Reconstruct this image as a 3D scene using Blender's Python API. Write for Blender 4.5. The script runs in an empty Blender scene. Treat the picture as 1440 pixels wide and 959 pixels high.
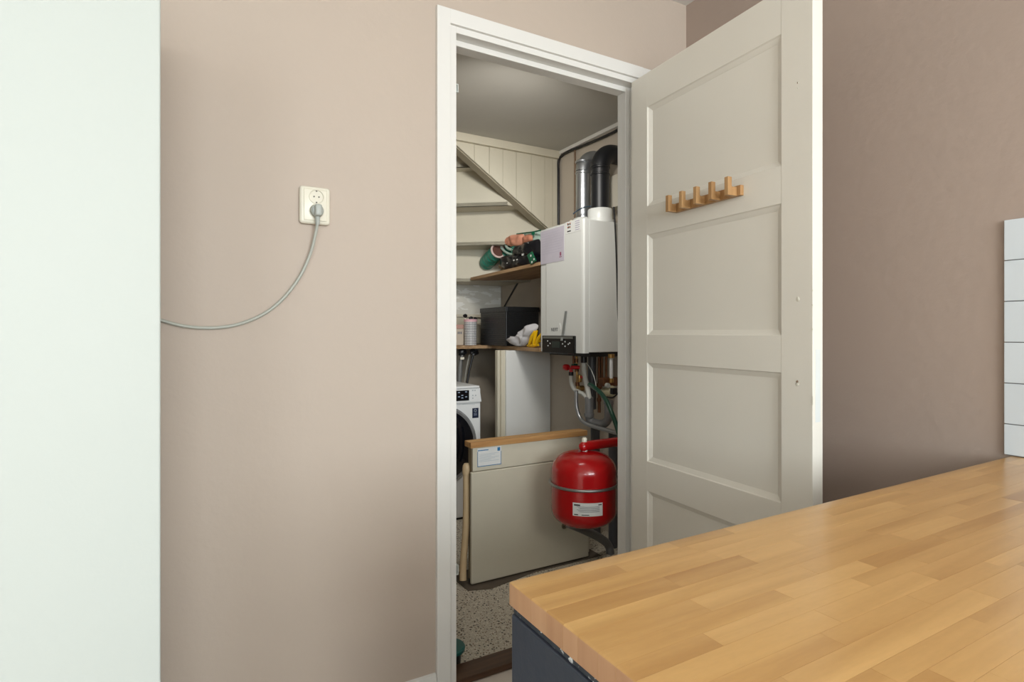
import bpy, bmesh, math, random
from mathutils import Vector, Matrix, noise
random.seed(7)
C = bpy.context.scene.collection

# ---------------------------------------------------------------- camera
H = 1.135; F = 792.0; YAW = math.radians(29.5); HZ = 467.0
cd = bpy.data.cameras.new('camera'); cam = bpy.data.objects.new('camera', cd); C.objects.link(cam)
cam.location = (0, 0, H); cam.rotation_euler = (math.pi/2, 0, -YAW)
cd.sensor_width = 36; cd.lens = F/1440*36; cd.shift_y = -(479.5-HZ)/1440; cd.clip_start = 0.02
bpy.context.scene.camera = cam

# ---------------------------------------------------------------- light
W = bpy.data.worlds.new('world'); bpy.context.scene.world = W; W.use_nodes = True
W.node_tree.nodes['Background'].inputs[0].default_value = (0.75, 0.87, 1.0, 1)
W.node_tree.nodes['Background'].inputs[1].default_value = 1.0
def area(name, loc, rot, sx, sy, power, col, spread=180):
    l = bpy.data.lights.new(name, 'AREA'); l.shape = 'RECTANGLE'; l.size = sx; l.size_y = sy
    l.energy = power; l.color = col; l.spread = math.radians(spread)
    o = bpy.data.objects.new(name, l); o.location = loc; o.rotation_euler = rot; C.objects.link(o); return o
WX0, WX1, WZ0, WZ1 = -0.42, 1.30, 0.95, 2.35
area('window_daylight', ((WX0+WX1)/2, -2.96, (WZ0+WZ1)/2), (math.pi/2, 0, 0), WX1-WX0, WZ1-WZ0, 88, (0.90, 0.97, 1.0))
area('ceiling_lamp_light', (0.3, -2.2, 2.42), (0, 0, 0), 0.35, 0.35, 12, (1.0, 0.90, 0.78))
area('closet_fill_light', (1.15, 1.80, 2.10), (math.radians(62), 0, math.radians(-12)), 0.35, 0.12, 5.2, (1.0, 0.96, 0.90), 125)  # added fill, no fixture: out of view by the door head, brightens the closet
area('window_daylight_left', (-1.45, -2.96, 1.7), (math.pi/2, 0, math.radians(-10)), 0.8, 1.2, 22, (0.88, 0.96, 1.0))
vs = bpy.context.scene.view_settings
vs.view_transform = 'Standard'; vs.look = 'None'; vs.gamma = 1; vs.use_curve_mapping = False; vs.exposure = 0.40

# ---------------------------------------------------------------- helpers
FW = Vector((math.sin(YAW), math.cos(YAW), 0)); RT = Vector((math.cos(YAW), -math.sin(YAW), 0)); UP = Vector((0, 0, 1))
def P(px, py, x=None, y=None, z=None, t=None):
    """real point where the sight line of a measured pixel meets a known plane"""
    d = FW + RT*((px-720)/F) + UP*((HZ-py)/F)
    if x is not None: t = x/d.x
    elif y is not None: t = y/d.y
    elif z is not None: t = (z-H)/d.z
    return d*t + Vector((0, 0, H))

def srgb(r, g, b):
    f = lambda c: (c/255/12.92) if c <= 10 else ((c/255+0.055)/1.055)**2.4
    return (f(r), f(g), f(b), 1)

MATS = {}
def mat(name, col, rough=0.5, metal=0.0, var=0.0, vscale=6, bump=0.0, bscale=60, coat=0.0, spec=0.5, trans=0.0, stretch=(1, 1, 1), rnd=0.0):
    if name in MATS: return MATS[name]
    m = bpy.data.materials.new(name); m.use_nodes = True; nt = m.node_tree; N = nt.nodes; L = nt.links
    b = N['Principled BSDF']
    b.inputs['Base Color'].default_value = col; b.inputs['Roughness'].default_value = rough
    b.inputs['Metallic'].default_value = metal; b.inputs['Coat Weight'].default_value = coat
    b.inputs['Specular IOR Level'].default_value = spec; b.inputs['Transmission Weight'].default_value = trans
    tc = N.new('ShaderNodeTexCoord'); mp = N.new('ShaderNodeMapping'); mp.inputs['Scale'].default_value = stretch
    L.new(tc.outputs['Object'], mp.inputs['Vector'])
    last = None
    if var or rnd:
        n = N.new('ShaderNodeTexNoise'); n.inputs['Scale'].default_value = vscale; n.inputs['Detail'].default_value = 5
        L.new(mp.outputs[0], n.inputs['Vector'])
        hs = N.new('ShaderNodeHueSaturation'); hs.inputs['Color'].default_value = col
        mr = N.new('ShaderNodeMapRange'); mr.inputs[1].default_value = 0.25; mr.inputs[2].default_value = 0.75
        mr.inputs[3].default_value = 1-var; mr.inputs[4].default_value = 1+var
        L.new(n.outputs['Fac'], mr.inputs[0])
        out = mr.outputs[0]
        if rnd:
            oi = N.new('ShaderNodeObjectInfo'); r2 = N.new('ShaderNodeMapRange'); r2.inputs[3].default_value = 1-rnd; r2.inputs[4].default_value = 1+rnd
            L.new(oi.outputs['Random'], r2.inputs[0]); mu = N.new('ShaderNodeMath'); mu.operation = 'MULTIPLY'
            L.new(out, mu.inputs[0]); L.new(r2.outputs[0], mu.inputs[1]); out = mu.outputs[0]
        L.new(out, hs.inputs['Value']); L.new(hs.outputs[0], b.inputs['Base Color'])
    if bump:
        n2 = N.new('ShaderNodeTexNoise'); n2.inputs['Scale'].default_value = bscale; n2.inputs['Detail'].default_value = 4
        L.new(mp.outputs[0], n2.inputs['Vector'])
        bp = N.new('ShaderNodeBump'); bp.inputs['Strength'].default_value = bump; bp.inputs['Distance'].default_value = 0.004
        L.new(n2.outputs['Fac'], bp.inputs['Height']); L.new(bp.outputs[0], b.inputs['Normal'])
    MATS[name] = m; return m

def wood(name, c1, c2, rough=0.4, scale=10, axis='x', rnd=0.0, coat=0.0, fleck=0.0):
    m = bpy.data.materials.new(name); m.use_nodes = True; nt = m.node_tree; N = nt.nodes; L = nt.links
    b = N['Principled BSDF']; b.inputs['Roughness'].default_value = rough; b.inputs['Coat Weight'].default_value = coat; b.inputs['Coat Roughness'].default_value = 0.25
    tc = N.new('ShaderNodeTexCoord'); oi = N.new('ShaderNodeObjectInfo')
    ad = N.new('ShaderNodeVectorMath'); ad.operation = 'ADD'; sc = N.new('ShaderNodeVectorMath'); sc.operation = 'SCALE'
    sc.inputs[0].default_value = (3.1, 7.7, 5.3); L.new(oi.outputs['Random'], sc.inputs['Scale'])
    L.new(tc.outputs['Object'], ad.inputs[0]); L.new(sc.outputs[0], ad.inputs[1])
    mp = N.new('ShaderNodeMapping'); s = {'x': (0.12, 1.6, 1.6), 'y': (1.6, 0.12, 1.6), 'z': (1.6, 1.6, 0.12)}[axis]
    mp.inputs['Scale'].default_value = tuple(scale*k for k in s); L.new(ad.outputs[0], mp.inputs['Vector'])
    n = N.new('ShaderNodeTexNoise'); n.inputs['Scale'].default_value = 3; n.inputs['Detail'].default_value = 7; n.inputs['Distortion'].default_value = 0.6
    L.new(mp.outputs[0], n.inputs['Vector'])
    mx = N.new('ShaderNodeMix'); mx.data_type = 'RGBA'; mx.inputs['A'].default_value = c1; mx.inputs['B'].default_value = c2
    mr = N.new('ShaderNodeMapRange'); mr.inputs[1].default_value = 0.3; mr.inputs[2].default_value = 0.72
    L.new(n.outputs['Fac'], mr.inputs[0]); out = mr.outputs[0]
    if rnd:
        ma = N.new('ShaderNodeMath'); ma.operation = 'MULTIPLY'; ma.inputs[1].default_value = 1-rnd; L.new(out, ma.inputs[0])
        pw = N.new('ShaderNodeMath'); pw.operation = 'POWER'; pw.inputs[1].default_value = 1.5; L.new(oi.outputs['Random'], pw.inputs[0])
        mb = N.new('ShaderNodeMath'); mb.operation = 'MULTIPLY_ADD'; mb.inputs[1].default_value = rnd; L.new(pw.outputs[0], mb.inputs[0]); L.new(ma.outputs[0], mb.inputs[2]); out = mb.outputs[0]
    L.new(out, mx.inputs['Factor']); col = mx.outputs['Result']
    if fleck:
        g = N.new('ShaderNodeTexNoise'); g.inputs['Scale'].default_value = 260; g.inputs['Detail'].default_value = 2
        m2 = N.new('ShaderNodeMapping'); m2.inputs['Scale'].default_value = (0.25, 1, 1); L.new(tc.outputs['Object'], m2.inputs['Vector']); L.new(m2.outputs[0], g.inputs['Vector'])
        r3 = N.new('ShaderNodeMapRange'); r3.inputs[3].default_value = 1-fleck; r3.inputs[4].default_value = 1+fleck; L.new(g.outputs['Fac'], r3.inputs[0])
        hs = N.new('ShaderNodeHueSaturation'); L.new(col, hs.inputs['Color']); L.new(r3.outputs[0], hs.inputs['Value']); col = hs.outputs[0]
    L.new(col, b.inputs['Base Color'])
    bp = N.new('ShaderNodeBump'); bp.inputs['Strength'].default_value = 0.12; bp.inputs['Distance'].default_value = 0.001
    L.new(n.outputs['Fac'], bp.inputs['Height']); L.new(bp.outputs[0], b.inputs['Normal'])
    MATS[name] = m; return m

def tag(o, label=None, cat=None, group=None, kind=None):
    if label: o['label'] = label
    if cat: o['category'] = cat
    if group: o['group'] = group
    if kind: o['kind'] = kind
    return o
def worldloc(o):
    v = Vector((0, 0, 0))
    while o is not None: v = v + o.location; o = o.parent
    return v
def obj(name, bm, m, parent=None, origin=None, smooth=False, label=None, kind=None):
    """one mesh object; the bmesh is written in world coordinates"""
    base = worldloc(parent) if parent is not None else Vector((0, 0, 0))
    if origin is None:
        org = base if parent is not None else None
        if org is None:
            xs = [v.co for v in bm.verts]
            org = Vector(((min(v.x for v in xs)+max(v.x for v in xs))/2, (min(v.y for v in xs)+max(v.y for v in xs))/2, min(v.z for v in xs)))
    else: org = Vector(origin)
    bmesh.ops.recalc_face_normals(bm, faces=bm.faces[:])
    bmesh.ops.translate(bm, verts=bm.verts[:], vec=-org)
    me = bpy.data.meshes.new(name); bm.to_mesh(me); bm.free()
    if smooth:
        for p in me.polygons: p.use_smooth = True
        try: me.set_sharp_from_angle(angle=math.radians(40))
        except Exception: pass
    for k in (m if isinstance(m, (list, tuple)) else [m]): me.materials.append(k)
    o = bpy.data.objects.new(name, me); C.objects.link(o); o.parent = parent; o.location = org-base
    tag(o, label, kind=kind); return o
def thing(name, label, cat, loc=(0, 0, 0), group=None, kind=None):
    o = bpy.data.objects.new(name, None); o.empty_display_size = 0.05; C.objects.link(o); o.location = loc
    return tag(o, label, cat, group, kind)

def NB(): return bmesh.new()
def box(bm, x0, x1, y0, y1, z0, z1, bev=0.0, seg=2):
    t = bmesh.new(); bmesh.ops.create_cube(t, size=1)
    for v in t.verts: v.co = Vector(((x0+x1)/2+v.co.x*(x1-x0), (y0+y1)/2+v.co.y*(y1-y0), (z0+z1)/2+v.co.z*(z1-z0)))
    if bev: bmesh.ops.bevel(t, geom=t.edges[:], offset=bev, segments=seg, affect='EDGES', profile=0.5)
    return merge(bm, t)
def merge(bm, t, M=None):
    mp = {}
    new = []
    for v in t.verts: mp[v] = bm.verts.new(M @ v.co if M is not None else v.co); new.append(mp[v])
    for f in t.faces:
        try: nf = bm.faces.new([mp[v] for v in f.verts]); nf.material_index = f.material_index
        except ValueError: pass
    t.free(); return new
def prism(bm, pts, ext):
    """closed polygon (3-D points) extruded by a vector"""
    a = [bm.verts.new(Vector(p)) for p in pts]; b = [bm.verts.new(Vector(p)+Vector(ext)) for p in pts]
    n = len(a); bm.faces.new(a); bm.faces.new(b[::-1])
    for i in range(n): bm.faces.new([a[i], b[i], b[(i+1) % n], a[(i+1) % n]])
    return bm
def spline(pts, n=8):
    pts = [Vector(p) for p in pts]
    if len(pts) < 3: return pts
    q = [pts[0]*2-pts[1]]+pts+[pts[-1]*2-pts[-2]]; out = []
    for i in range(1, len(q)-2):
        for k in range(n):
            t = k/n; a, b, c, d = q[i-1], q[i], q[i+1], q[i+2]
            out.append(0.5*((2*b)+(c-a)*t+(2*a-5*b+4*c-d)*t*t+(3*b-a-3*c+d)*t**3))
    out.append(pts[-1]); return out
def tube(bm, pts, r, seg=14, cap=True, radii=None):
    pts = [Vector(p) for p in pts]; rings = []
    nrm = None
    for i, p in enumerate(pts):
        d = (pts[min(i+1, len(pts)-1)]-pts[max(i-1, 0)]).normalized()
        if nrm is None:
            ref = Vector((0, 0, 1)) if abs(d.z) < 0.9 else Vector((1, 0, 0)); nrm = (ref-d*ref.dot(d)).normalized()
        else: nrm = (nrm-d*nrm.dot(d)).normalized()
        bi = d.cross(nrm); rr = radii[i] if radii else r
        rings.append([bm.verts.new(p+(nrm*math.cos(a)+bi*math.sin(a))*rr) for a in [2*math.pi*k/seg for k in range(seg)]])
    for a, b in zip(rings, rings[1:]):
        for k in range(seg): bm.faces.new([a[k], a[(k+1) % seg], b[(k+1) % seg], b[k]])
    if cap: bm.faces.new(rings[0][::-1]); bm.faces.new(rings[-1])
    return bm
def lathe(bm, prof, c, axis='z', seg=40):
    """profile of (r, h) turned about an axis through c"""
    c = Vector(c); rings = []
    for r, h in prof:
        if r < 1e-5:
            v = {'z': (0, 0, h), 'y': (0, h, 0), 'x': (h, 0, 0)}[axis]; rings.append([bm.verts.new(c+Vector(v))]); continue
        ring = []
        for k in range(seg):
            a = 2*math.pi*k/seg; u, w = r*math.cos(a), r*math.sin(a)
            v = {'z': (u, w, h), 'y': (u, h, w), 'x': (h, u, w)}[axis]; ring.append(bm.verts.new(c+Vector(v)))
        rings.append(ring)
    for a, b in zip(rings, rings[1:]):
        for k in range(seg):
            if len(a) == 1 and len(b) == 1: continue
            if len(a) == 1: bm.faces.new([a[0], b[k], b[(k+1) % seg]])
            elif len(b) == 1: bm.faces.new([a[k], a[(k+1) % seg], b[0]])
            else: bm.faces.new([a[k], a[(k+1) % seg], b[(k+1) % seg], b[k]])
    for ring in (rings[0], rings[-1]):
        if len(ring) > 2:
            try: bm.faces.new(ring)
            except ValueError: pass
    return bm
def blob(bm, c, rad, amp=0.2, freq=2.5, seed=0, sub=4, rot=None, ridge=0.0):
    t = bmesh.new(); bmesh.ops.create_icosphere(t, subdivisions=sub, radius=1); off = Vector((seed*3.7, seed*1.3, seed*9.1))
    R = Matrix.Rotation(rot[0], 4, 'X') @ Matrix.Rotation(rot[1], 4, 'Y') @ Matrix.Rotation(rot[2], 4, 'Z') if rot else Matrix.Identity(4)
    for v in t.verts:
        d = v.co.copy(); k = 1+amp*noise.noise(d*freq+off)+amp*0.5*noise.noise(d*freq*2.3+off)
        if ridge: k += ridge*(1-abs(noise.noise(d*freq*1.7-off))*2.5)
        v.co = Vector((d.x*rad[0], d.y*rad[1], d.z*rad[2]))*k
    M = Matrix.Translation(Vector(c)) @ R
    return merge(bm, t, M)
def pillow(bm, pix, x, thick, seed=0, amp=.12, rings=9, sub=6):
    """soft closed cushion whose outline follows measured points on the plane x"""
    o = spline([P(a, c, x=x) for a, c in pix]+[P(*pix[0], x=x)], sub)[:-1]; n = len(o)
    c = sum(o, Vector())/n; off = Vector((seed*5.1, seed*2.3, seed*7.7))
    for sgn in (-1, 1):
        prev = None
        for k in range(rings):
            f = 1-k/rings; h = thick*math.sqrt(max(0, 1-f**2.4)); ring = []
            for p in o:
                q = c+(p-c)*f; q.x = x+sgn*h*(1 if sgn < 0 else .5)
                if k: q += Vector((sgn*1.0, .3, .3))*thick*amp*(noise.noise(q*16+off)+.7*(abs(noise.noise(q*30-off))-.25))*min(1, k/2)
                ring.append(bm.verts.new(q))
            if prev:
                for i in range(n): bm.faces.new([prev[i], prev[(i+1) % n], ring[(i+1) % n], ring[i]])
            prev = ring
        cv = bm.verts.new(Vector((x+sgn*thick*(1 if sgn < 0 else .5), c.y, c.z)))
        for i in range(n): bm.faces.new([prev[i], prev[(i+1) % n], cv])
    bmesh.ops.remove_doubles(bm, verts=bm.verts[:], dist=1e-5)
    return bm
def text_part(name, s, size, M, m, parent, ext=0.0004, label=None):
    cu = bpy.data.curves.new(name, 'FONT'); cu.body = s; cu.size = size; cu.extrude = ext; cu.align_x = 'CENTER'; cu.align_y = 'CENTER'
    o = bpy.data.objects.new(name+'_tmp', cu); C.objects.link(o); bpy.context.view_layer.update()
    me = bpy.data.meshes.new_from_object(o.evaluated_get(bpy.context.evaluated_depsgraph_get()))
    bpy.data.objects.remove(o); bpy.data.curves.remove(cu)
    bm = bmesh.new(); bm.from_mesh(me); bpy.data.meshes.remove(me)
    bmesh.ops.transform(bm, matrix=M, verts=bm.verts[:])
    return obj(name, bm, m, parent, label=label)

# ---------------------------------------------------------------- materials
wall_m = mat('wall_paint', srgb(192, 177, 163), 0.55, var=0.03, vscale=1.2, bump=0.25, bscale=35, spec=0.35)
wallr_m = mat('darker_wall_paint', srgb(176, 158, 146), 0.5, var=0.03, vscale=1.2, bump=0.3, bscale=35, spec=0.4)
whitewall_m = mat('white_wall_paint', srgb(226, 224, 218), 0.8)
ceil_m = mat('ceiling_paint', srgb(225, 223, 218), 0.9, bump=0.1)
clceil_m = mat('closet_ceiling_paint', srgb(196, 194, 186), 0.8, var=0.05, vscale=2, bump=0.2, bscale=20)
trim_m = mat('white_gloss_paint', srgb(230, 228, 223), 0.35, bump=0.08, bscale=25)
door_m = mat('cream_door_paint', srgb(236, 231, 220), 0.38, var=0.02, vscale=3, bump=0.10, bscale=22)
cream_m = mat('cream_plank_paint', srgb(208, 202, 183), 0.5, var=0.05, vscale=4, bump=0.2, bscale=30)
creamwall_m = mat('closet_wall_paint', srgb(196, 186, 172), 0.7, var=0.06, vscale=2.5, bump=0.4, bscale=18)
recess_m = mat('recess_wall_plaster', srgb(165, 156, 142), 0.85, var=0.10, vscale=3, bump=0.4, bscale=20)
floor_m = mat('pale_floor', srgb(214, 204, 194), 0.4, var=0.03, vscale=5)
fridge_m = mat('white_enamel', srgb(186, 192, 187), 0.6, bump=0.03, bscale=200)
navy_m = mat('navy_paint', srgb(44, 50, 64), 0.42, var=0.08, vscale=5, bump=0.2, bscale=40)
tile_m = mat('white_glazed_tile', srgb(222, 230, 236), 0.15, var=0.01, vscale=8, rnd=0.02)
grout_m = mat('grey_grout', srgb(120, 118, 118), 0.9)
ivory_m = mat('ivory_plastic', srgb(236, 231, 214), 0.3)
greyplas_m = mat('grey_plastic', srgb(176, 180, 174), 0.4)
black_m = mat('black_plastic', srgb(22, 23, 25), 0.35)
blackgloss_m = mat('black_glossy_plastic', srgb(18, 19, 22), 0.12)
boiler_m = mat('boiler_white', srgb(222, 225, 222), 0.35)
galv_m = mat('galvanised_metal', srgb(180, 184, 188), 0.36, metal=0.9, var=0.08, vscale=14)
steel_m = mat('dull_steel', srgb(150, 152, 150), 0.35, metal=0.8)
copper_m = mat('old_copper', srgb(122, 84, 60), 0.45, metal=0.85, var=0.2, vscale=20)
brass_m = mat('brass', srgb(170, 135, 80), 0.35, metal=0.85, var=0.15, vscale=30)
pvc_m = mat('grey_pvc', srgb(118, 119, 120), 0.4, var=0.05, vscale=10)
pvcdark_m = mat('dark_grey_pvc', srgb(84, 87, 91), 0.42, var=0.06, vscale=10)
hose_m = mat('pale_grey_hose', srgb(200, 202, 196), 0.45)
green_m = mat('dark_green_hose', srgb(24, 70, 54), 0.35)
red_m = mat('red_enamel', srgb(176, 16, 20), 0.22, coat=0.4)
redplas_m = mat('red_plastic', srgb(190, 24, 30), 0.35)
paper_m = mat('paper_white', srgb(226, 228, 226), 0.6)
lilac_m = mat('lilac_paper', srgb(196, 192, 204), 0.5, var=0.05, vscale=12)
ink_m = mat('ink_grey', srgb(120, 122, 130), 0.6)
inkdark_m = mat('ink_black', srgb(30, 30, 32), 0.5)
blue_m = mat('ink_blue', srgb(50, 120, 170), 0.5)
beige_m = mat('beige_pipe', srgb(216, 190, 150), 0.4, var=0.04, vscale=8)
teal_m = mat('teal_plastic_bag', srgb(48, 140, 122), 0.3, var=0.1, vscale=12, bump=0.4, bscale=25)
mint_m = mat('mint_white_plastic', srgb(190, 216, 204), 0.35, var=0.08, vscale=10)
peach_m = mat('peach_cloth', srgb(228, 160, 132), 0.85, var=0.06, vscale=12, bump=0.15, bscale=40)
bag_m = mat('thin_white_plastic', srgb(214, 214, 218), 0.3, var=0.06, vscale=20, bump=0.2, bscale=22)
yellow_m = mat('yellow_rubber', srgb(236, 190, 20), 0.35, var=0.1, vscale=20)
pink_m = mat('pink_plastic', srgb(226, 180, 188), 0.5)
greencard_m = mat('green_card', srgb(20, 100, 70), 0.4)
washer_m = mat('washer_white', srgb(226, 228, 228), 0.3)
glassdark_m = mat('dark_porthole_glass', srgb(12, 15, 22), 0.08, coat=0.5)
brown_m = wood('dark_threshold_wood', srgb(92, 62, 40), srgb(62, 40, 26), 0.4, 9, 'x')
pine_m = wood('pine_wood', srgb(206, 164, 108), srgb(164, 116, 66), 0.55, 8, 'x')
shelf_m = wood('shelf_wood', srgb(192, 160, 122), srgb(138, 106, 74), 0.6, 8, 'y')
hook_m = wood('oak_hook_wood', srgb(196, 156, 108), srgb(152, 108, 64), 0.4, 12, 'z', rnd=0.35)
stave_m = wood('beech_stave', srgb(219, 175, 112), srgb(168, 120, 64), 0.28, 5, 'x', rnd=0.42, coat=0.15, fleck=0.05)
endgrain_m = wood('beech_end_grain', srgb(200, 156, 118), srgb(172, 126, 90), 0.5, 8, 'z', rnd=0.5)
glass_m = mat('window_glass', (1, 1, 1, 1), 0.02, trans=1.0)

def terrazzo():
    m = bpy.data.materials.new('terrazzo'); m.use_nodes = True; N = m.node_tree.nodes; L = m.node_tree.links
    b = N['Principled BSDF']; b.inputs['Roughness'].default_value = 0.45
    tc = N.new('ShaderNodeTexCoord'); prev = None
    base = N.new('ShaderNodeRGB'); base.outputs[0].default_value = srgb(196, 188, 172); prev = base.outputs[0]
    for sc, th, col in ((70, 0.30, srgb(72, 66, 58)), (105, 0.34, srgb(122, 98, 76)), (150, 0.36, srgb(228, 222, 208)), (48, 0.17, srgb(50, 48, 44))):
        v = N.new('ShaderNodeTexVoronoi'); v.inputs['Scale'].default_value = sc; L.new(tc.outputs['Object'], v.inputs['Vector'])
        lt = N.new('ShaderNodeMath'); lt.operation = 'LESS_THAN'; lt.inputs[1].default_value = th; L.new(v.outputs['Distance'], lt.inputs[0])
        sp = N.new('ShaderNodeSeparateColor'); L.new(v.outputs['Color'], sp.inputs[0])
        g = N.new('ShaderNodeMath'); g.operation = 'GREATER_THAN'; g.inputs[1].default_value = 0.45; L.new(sp.outputs[0], g.inputs[0])
        mu = N.new('ShaderNodeMath'); mu.operation = 'MULTIPLY'; L.new(lt.outputs[0], mu.inputs[0]); L.new(g.outputs[0], mu.inputs[1])
        mx = N.new('ShaderNodeMix'); mx.data_type = 'RGBA'; L.new(mu.outputs[0], mx.inputs['Factor']); L.new(prev, mx.inputs['A']); mx.inputs['B'].default_value = col
        prev = mx.outputs['Result']
    L.new(prev, b.inputs['Base Color']); return m
terrazzo_m = terrazzo()
def chipped(name, c_base, c_chip, scale, thr, rough=0.5, stretch=(1, 1, 1)):
    m = bpy.data.materials.new(name); m.use_nodes = True; N = m.node_tree.nodes; L = m.node_tree.links
    b = N['Principled BSDF']; b.inputs['Roughness'].default_value = rough
    tc = N.new('ShaderNodeTexCoord'); mp = N.new('ShaderNodeMapping'); mp.inputs['Scale'].default_value = stretch; L.new(tc.outputs['Object'], mp.inputs[0])
    n = N.new('ShaderNodeTexNoise'); n.inputs['Scale'].default_value = scale; n.inputs['Detail'].default_value = 8; L.new(mp.outputs[0], n.inputs['Vector'])
    r = N.new('ShaderNodeMapRange'); r.inputs[1].default_value = thr; r.inputs[2].default_value = thr+0.03; L.new(n.outputs['Fac'], r.inputs[0])
    mx = N.new('ShaderNodeMix'); mx.data_type = 'RGBA'; L.new(r.outputs[0], mx.inputs['Factor']); mx.inputs['A'].default_value = c_base; mx.inputs['B'].default_value = c_chip
    L.new(mx.outputs['Result'], b.inputs['Base Color'])
    bp = N.new('ShaderNodeBump'); bp.inputs['Strength'].default_value = 0.5; bp.inputs['Distance'].default_value = 0.002; L.new(n.outputs['Fac'], bp.inputs['Height']); L.new(bp.outputs[0], b.inputs['Normal'])
    return m
chip_m = chipped('chipped_navy_edge', srgb(40, 46, 56), srgb(214, 218, 220), 75, 0.57)
worn_m = chipped('worn_white_riser', srgb(212, 210, 200), srgb(232, 232, 226), 8, 0.52, stretch=(1, 1, 3))
def checks():
    m = bpy.data.materials.new('white_grid_cup'); m.use_nodes = True; N = m.node_tree.nodes; L = m.node_tree.links
    b = N['Principled BSDF']; b.inputs['Roughness'].default_value = 0.4
    tc = N.new('ShaderNodeTexCoord'); br = N.new('ShaderNodeTexBrick'); br.offset = 0; br.inputs['Color1'].default_value = br.inputs['Color2'].default_value = srgb(232, 232, 232)
    br.inputs['Mortar'].default_value = srgb(90, 92, 100); br.inputs['Scale'].default_value = 1; br.inputs['Mortar Size'].default_value = 0.0018
    br.inputs['Brick Width'].default_value = 0.012; br.inputs['Row Height'].default_value = 0.012
    # wrap angle x height
    sp = N.new('ShaderNodeSeparateXYZ'); L.new(tc.outputs['Object'], sp.inputs[0])
    at = N.new('ShaderNodeMath'); at.operation = 'ARCTAN2'; L.new(sp.outputs[1], at.inputs[0]); L.new(sp.outputs[0], at.inputs[1])
    mu = N.new('ShaderNodeMath'); mu.operation = 'MULTIPLY'; mu.inputs[1].default_value = 0.05; L.new(at.outputs[0], mu.inputs[0])
    cb = N.new('ShaderNodeCombineXYZ'); L.new(mu.outputs[0], cb.inputs[0]); L.new(sp.outputs[2], cb.inputs[1]); L.new(cb.outputs[0], br.inputs['Vector'])
    L.new(br.outputs['Color'], b.inputs['Base Color']); return m
check_m = checks()

# ---------------------------------------------------------------- structure
RX, RY0, RXL, RC = 1.75, -3.0, -2.2, 2.466      # room: right wall, window wall, left wall, ceiling
WA = 1.65; WB = 1.74                            # wall with the door: room face / closet face
OL, OR, OT = 0.728, 1.484, 2.087                # rebated opening
CX, CY, CZ = 2.05, 3.87, 2.29                   # closet right wall, back wall, ceiling
def struct(name, bm, m, label, cat, parent=None):
    o = obj(name, bm, m, parent); o['kind'] = 'structure'
    return tag(o, label, cat)
b = NB(); box(b, RXL, RX, RY0, WA, -0.1, 0); struct('floor', b, floor_m, 'pale smooth kitchen floor in front of the cupboard threshold', 'floor')
b = NB(); box(b, RXL-.1, RX+.1, RY0-.1, WA, RC, RC+.1); struct('ceiling', b, ceil_m, 'white kitchen ceiling glimpsed above the room corner', 'ceiling')
# back wall with doorway: four pieces in one wall
b = NB(); box(b, RXL-.1, OL-.02, WA, WB, 0, RC+.1); box(b, OR+.02, CX+.1, WA, WB, 0, RC+.1); box(b, OL-.02, OR+.02, WA, WB, OT+.02, RC+.1); box(b, OL-.02, OR+.02, WA+.002, WB, -.1, -.0005)
wall_back = struct('wall_back', b, wall_m, 'taupe painted plaster wall holding the cupboard doorway and the socket', 'wall')
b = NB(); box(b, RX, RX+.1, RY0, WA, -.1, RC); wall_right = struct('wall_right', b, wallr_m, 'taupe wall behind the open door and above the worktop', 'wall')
b = NB(); box(b, RXL-.1, RXL, RY0, WA, -.1, RC); struct('wall_left', b, whitewall_m, 'white kitchen wall out of frame on the left', 'wall')
b = NB(); box(b, RXL-.1, -1.85, RY0-.1, RY0, -.1, RC); box(b, -1.05, WX0, RY0-.1, RY0, -.1, RC); box(b, -1.85, -1.05, RY0-.1, RY0, -.1, 1.1); box(b, -1.85, -1.05, RY0-.1, RY0, 2.3, RC); box(b, WX1, RX+.1, RY0-.1, RY0, -.1, RC); box(b, WX0, WX1, RY0-.1, RY0, -.1, WZ0); box(b, WX0, WX1, RY0-.1, RY0, WZ1, RC)
struct('wall_front', b, wall_m, 'kitchen window wall behind the viewer', 'wall')
win = thing('window_1', 'wide kitchen window behind the viewer', 'window', ((WX0+WX1)/2, RY0-.05, WZ0), kind='structure')
b = NB()
for x in (WX0+.025, (WX0+WX1)/2, WX1-.025): box(b, x-.025, x+.025, RY0-.08, RY0-.02, WZ0, WZ1)
for z in (WZ0+.025, WZ1-.025): box(b, WX0+.05, WX1-.05, RY0-.08, RY0-.02, z-.025, z+.025)
obj('window_frame', b, trim_m, win)
b = NB(); box(b, WX0+.05, WX1-.05, RY0-.052, RY0-.048, WZ0+.05, WZ1-.05); obj('pane', b, glass_m, win)
win2 = thing('window_2', 'narrow kitchen window behind the viewer', 'window', (-1.45, RY0-.05, 1.1), kind='structure')
b = NB()
for x in (-1.825, -1.075): box(b, x-.025, x+.025, RY0-.08, RY0-.02, 1.1, 2.3)
for z in (1.125, 2.275): box(b, -1.8, -1.1, RY0-.08, RY0-.02, z-.025, z+.025)
obj('window_frame', b, trim_m, win2)
b = NB(); box(b, -1.8, -1.1, RY0-.052, RY0-.048, 1.15, 2.25); obj('pane', b, glass_m, win2)
# skirting on the back wall
b = NB(); prism(b, [(RXL, WA, 0), (RXL, WA-.014, 0), (RXL, WA-.014, .05), (RXL, WA-.008, .068), (RXL, WA, .072)], (OL-.07-RXL, 0, 0))
struct('baseboard_back', b, trim_m, 'white moulded skirting board meeting the left door casing', 'baseboard')
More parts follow.
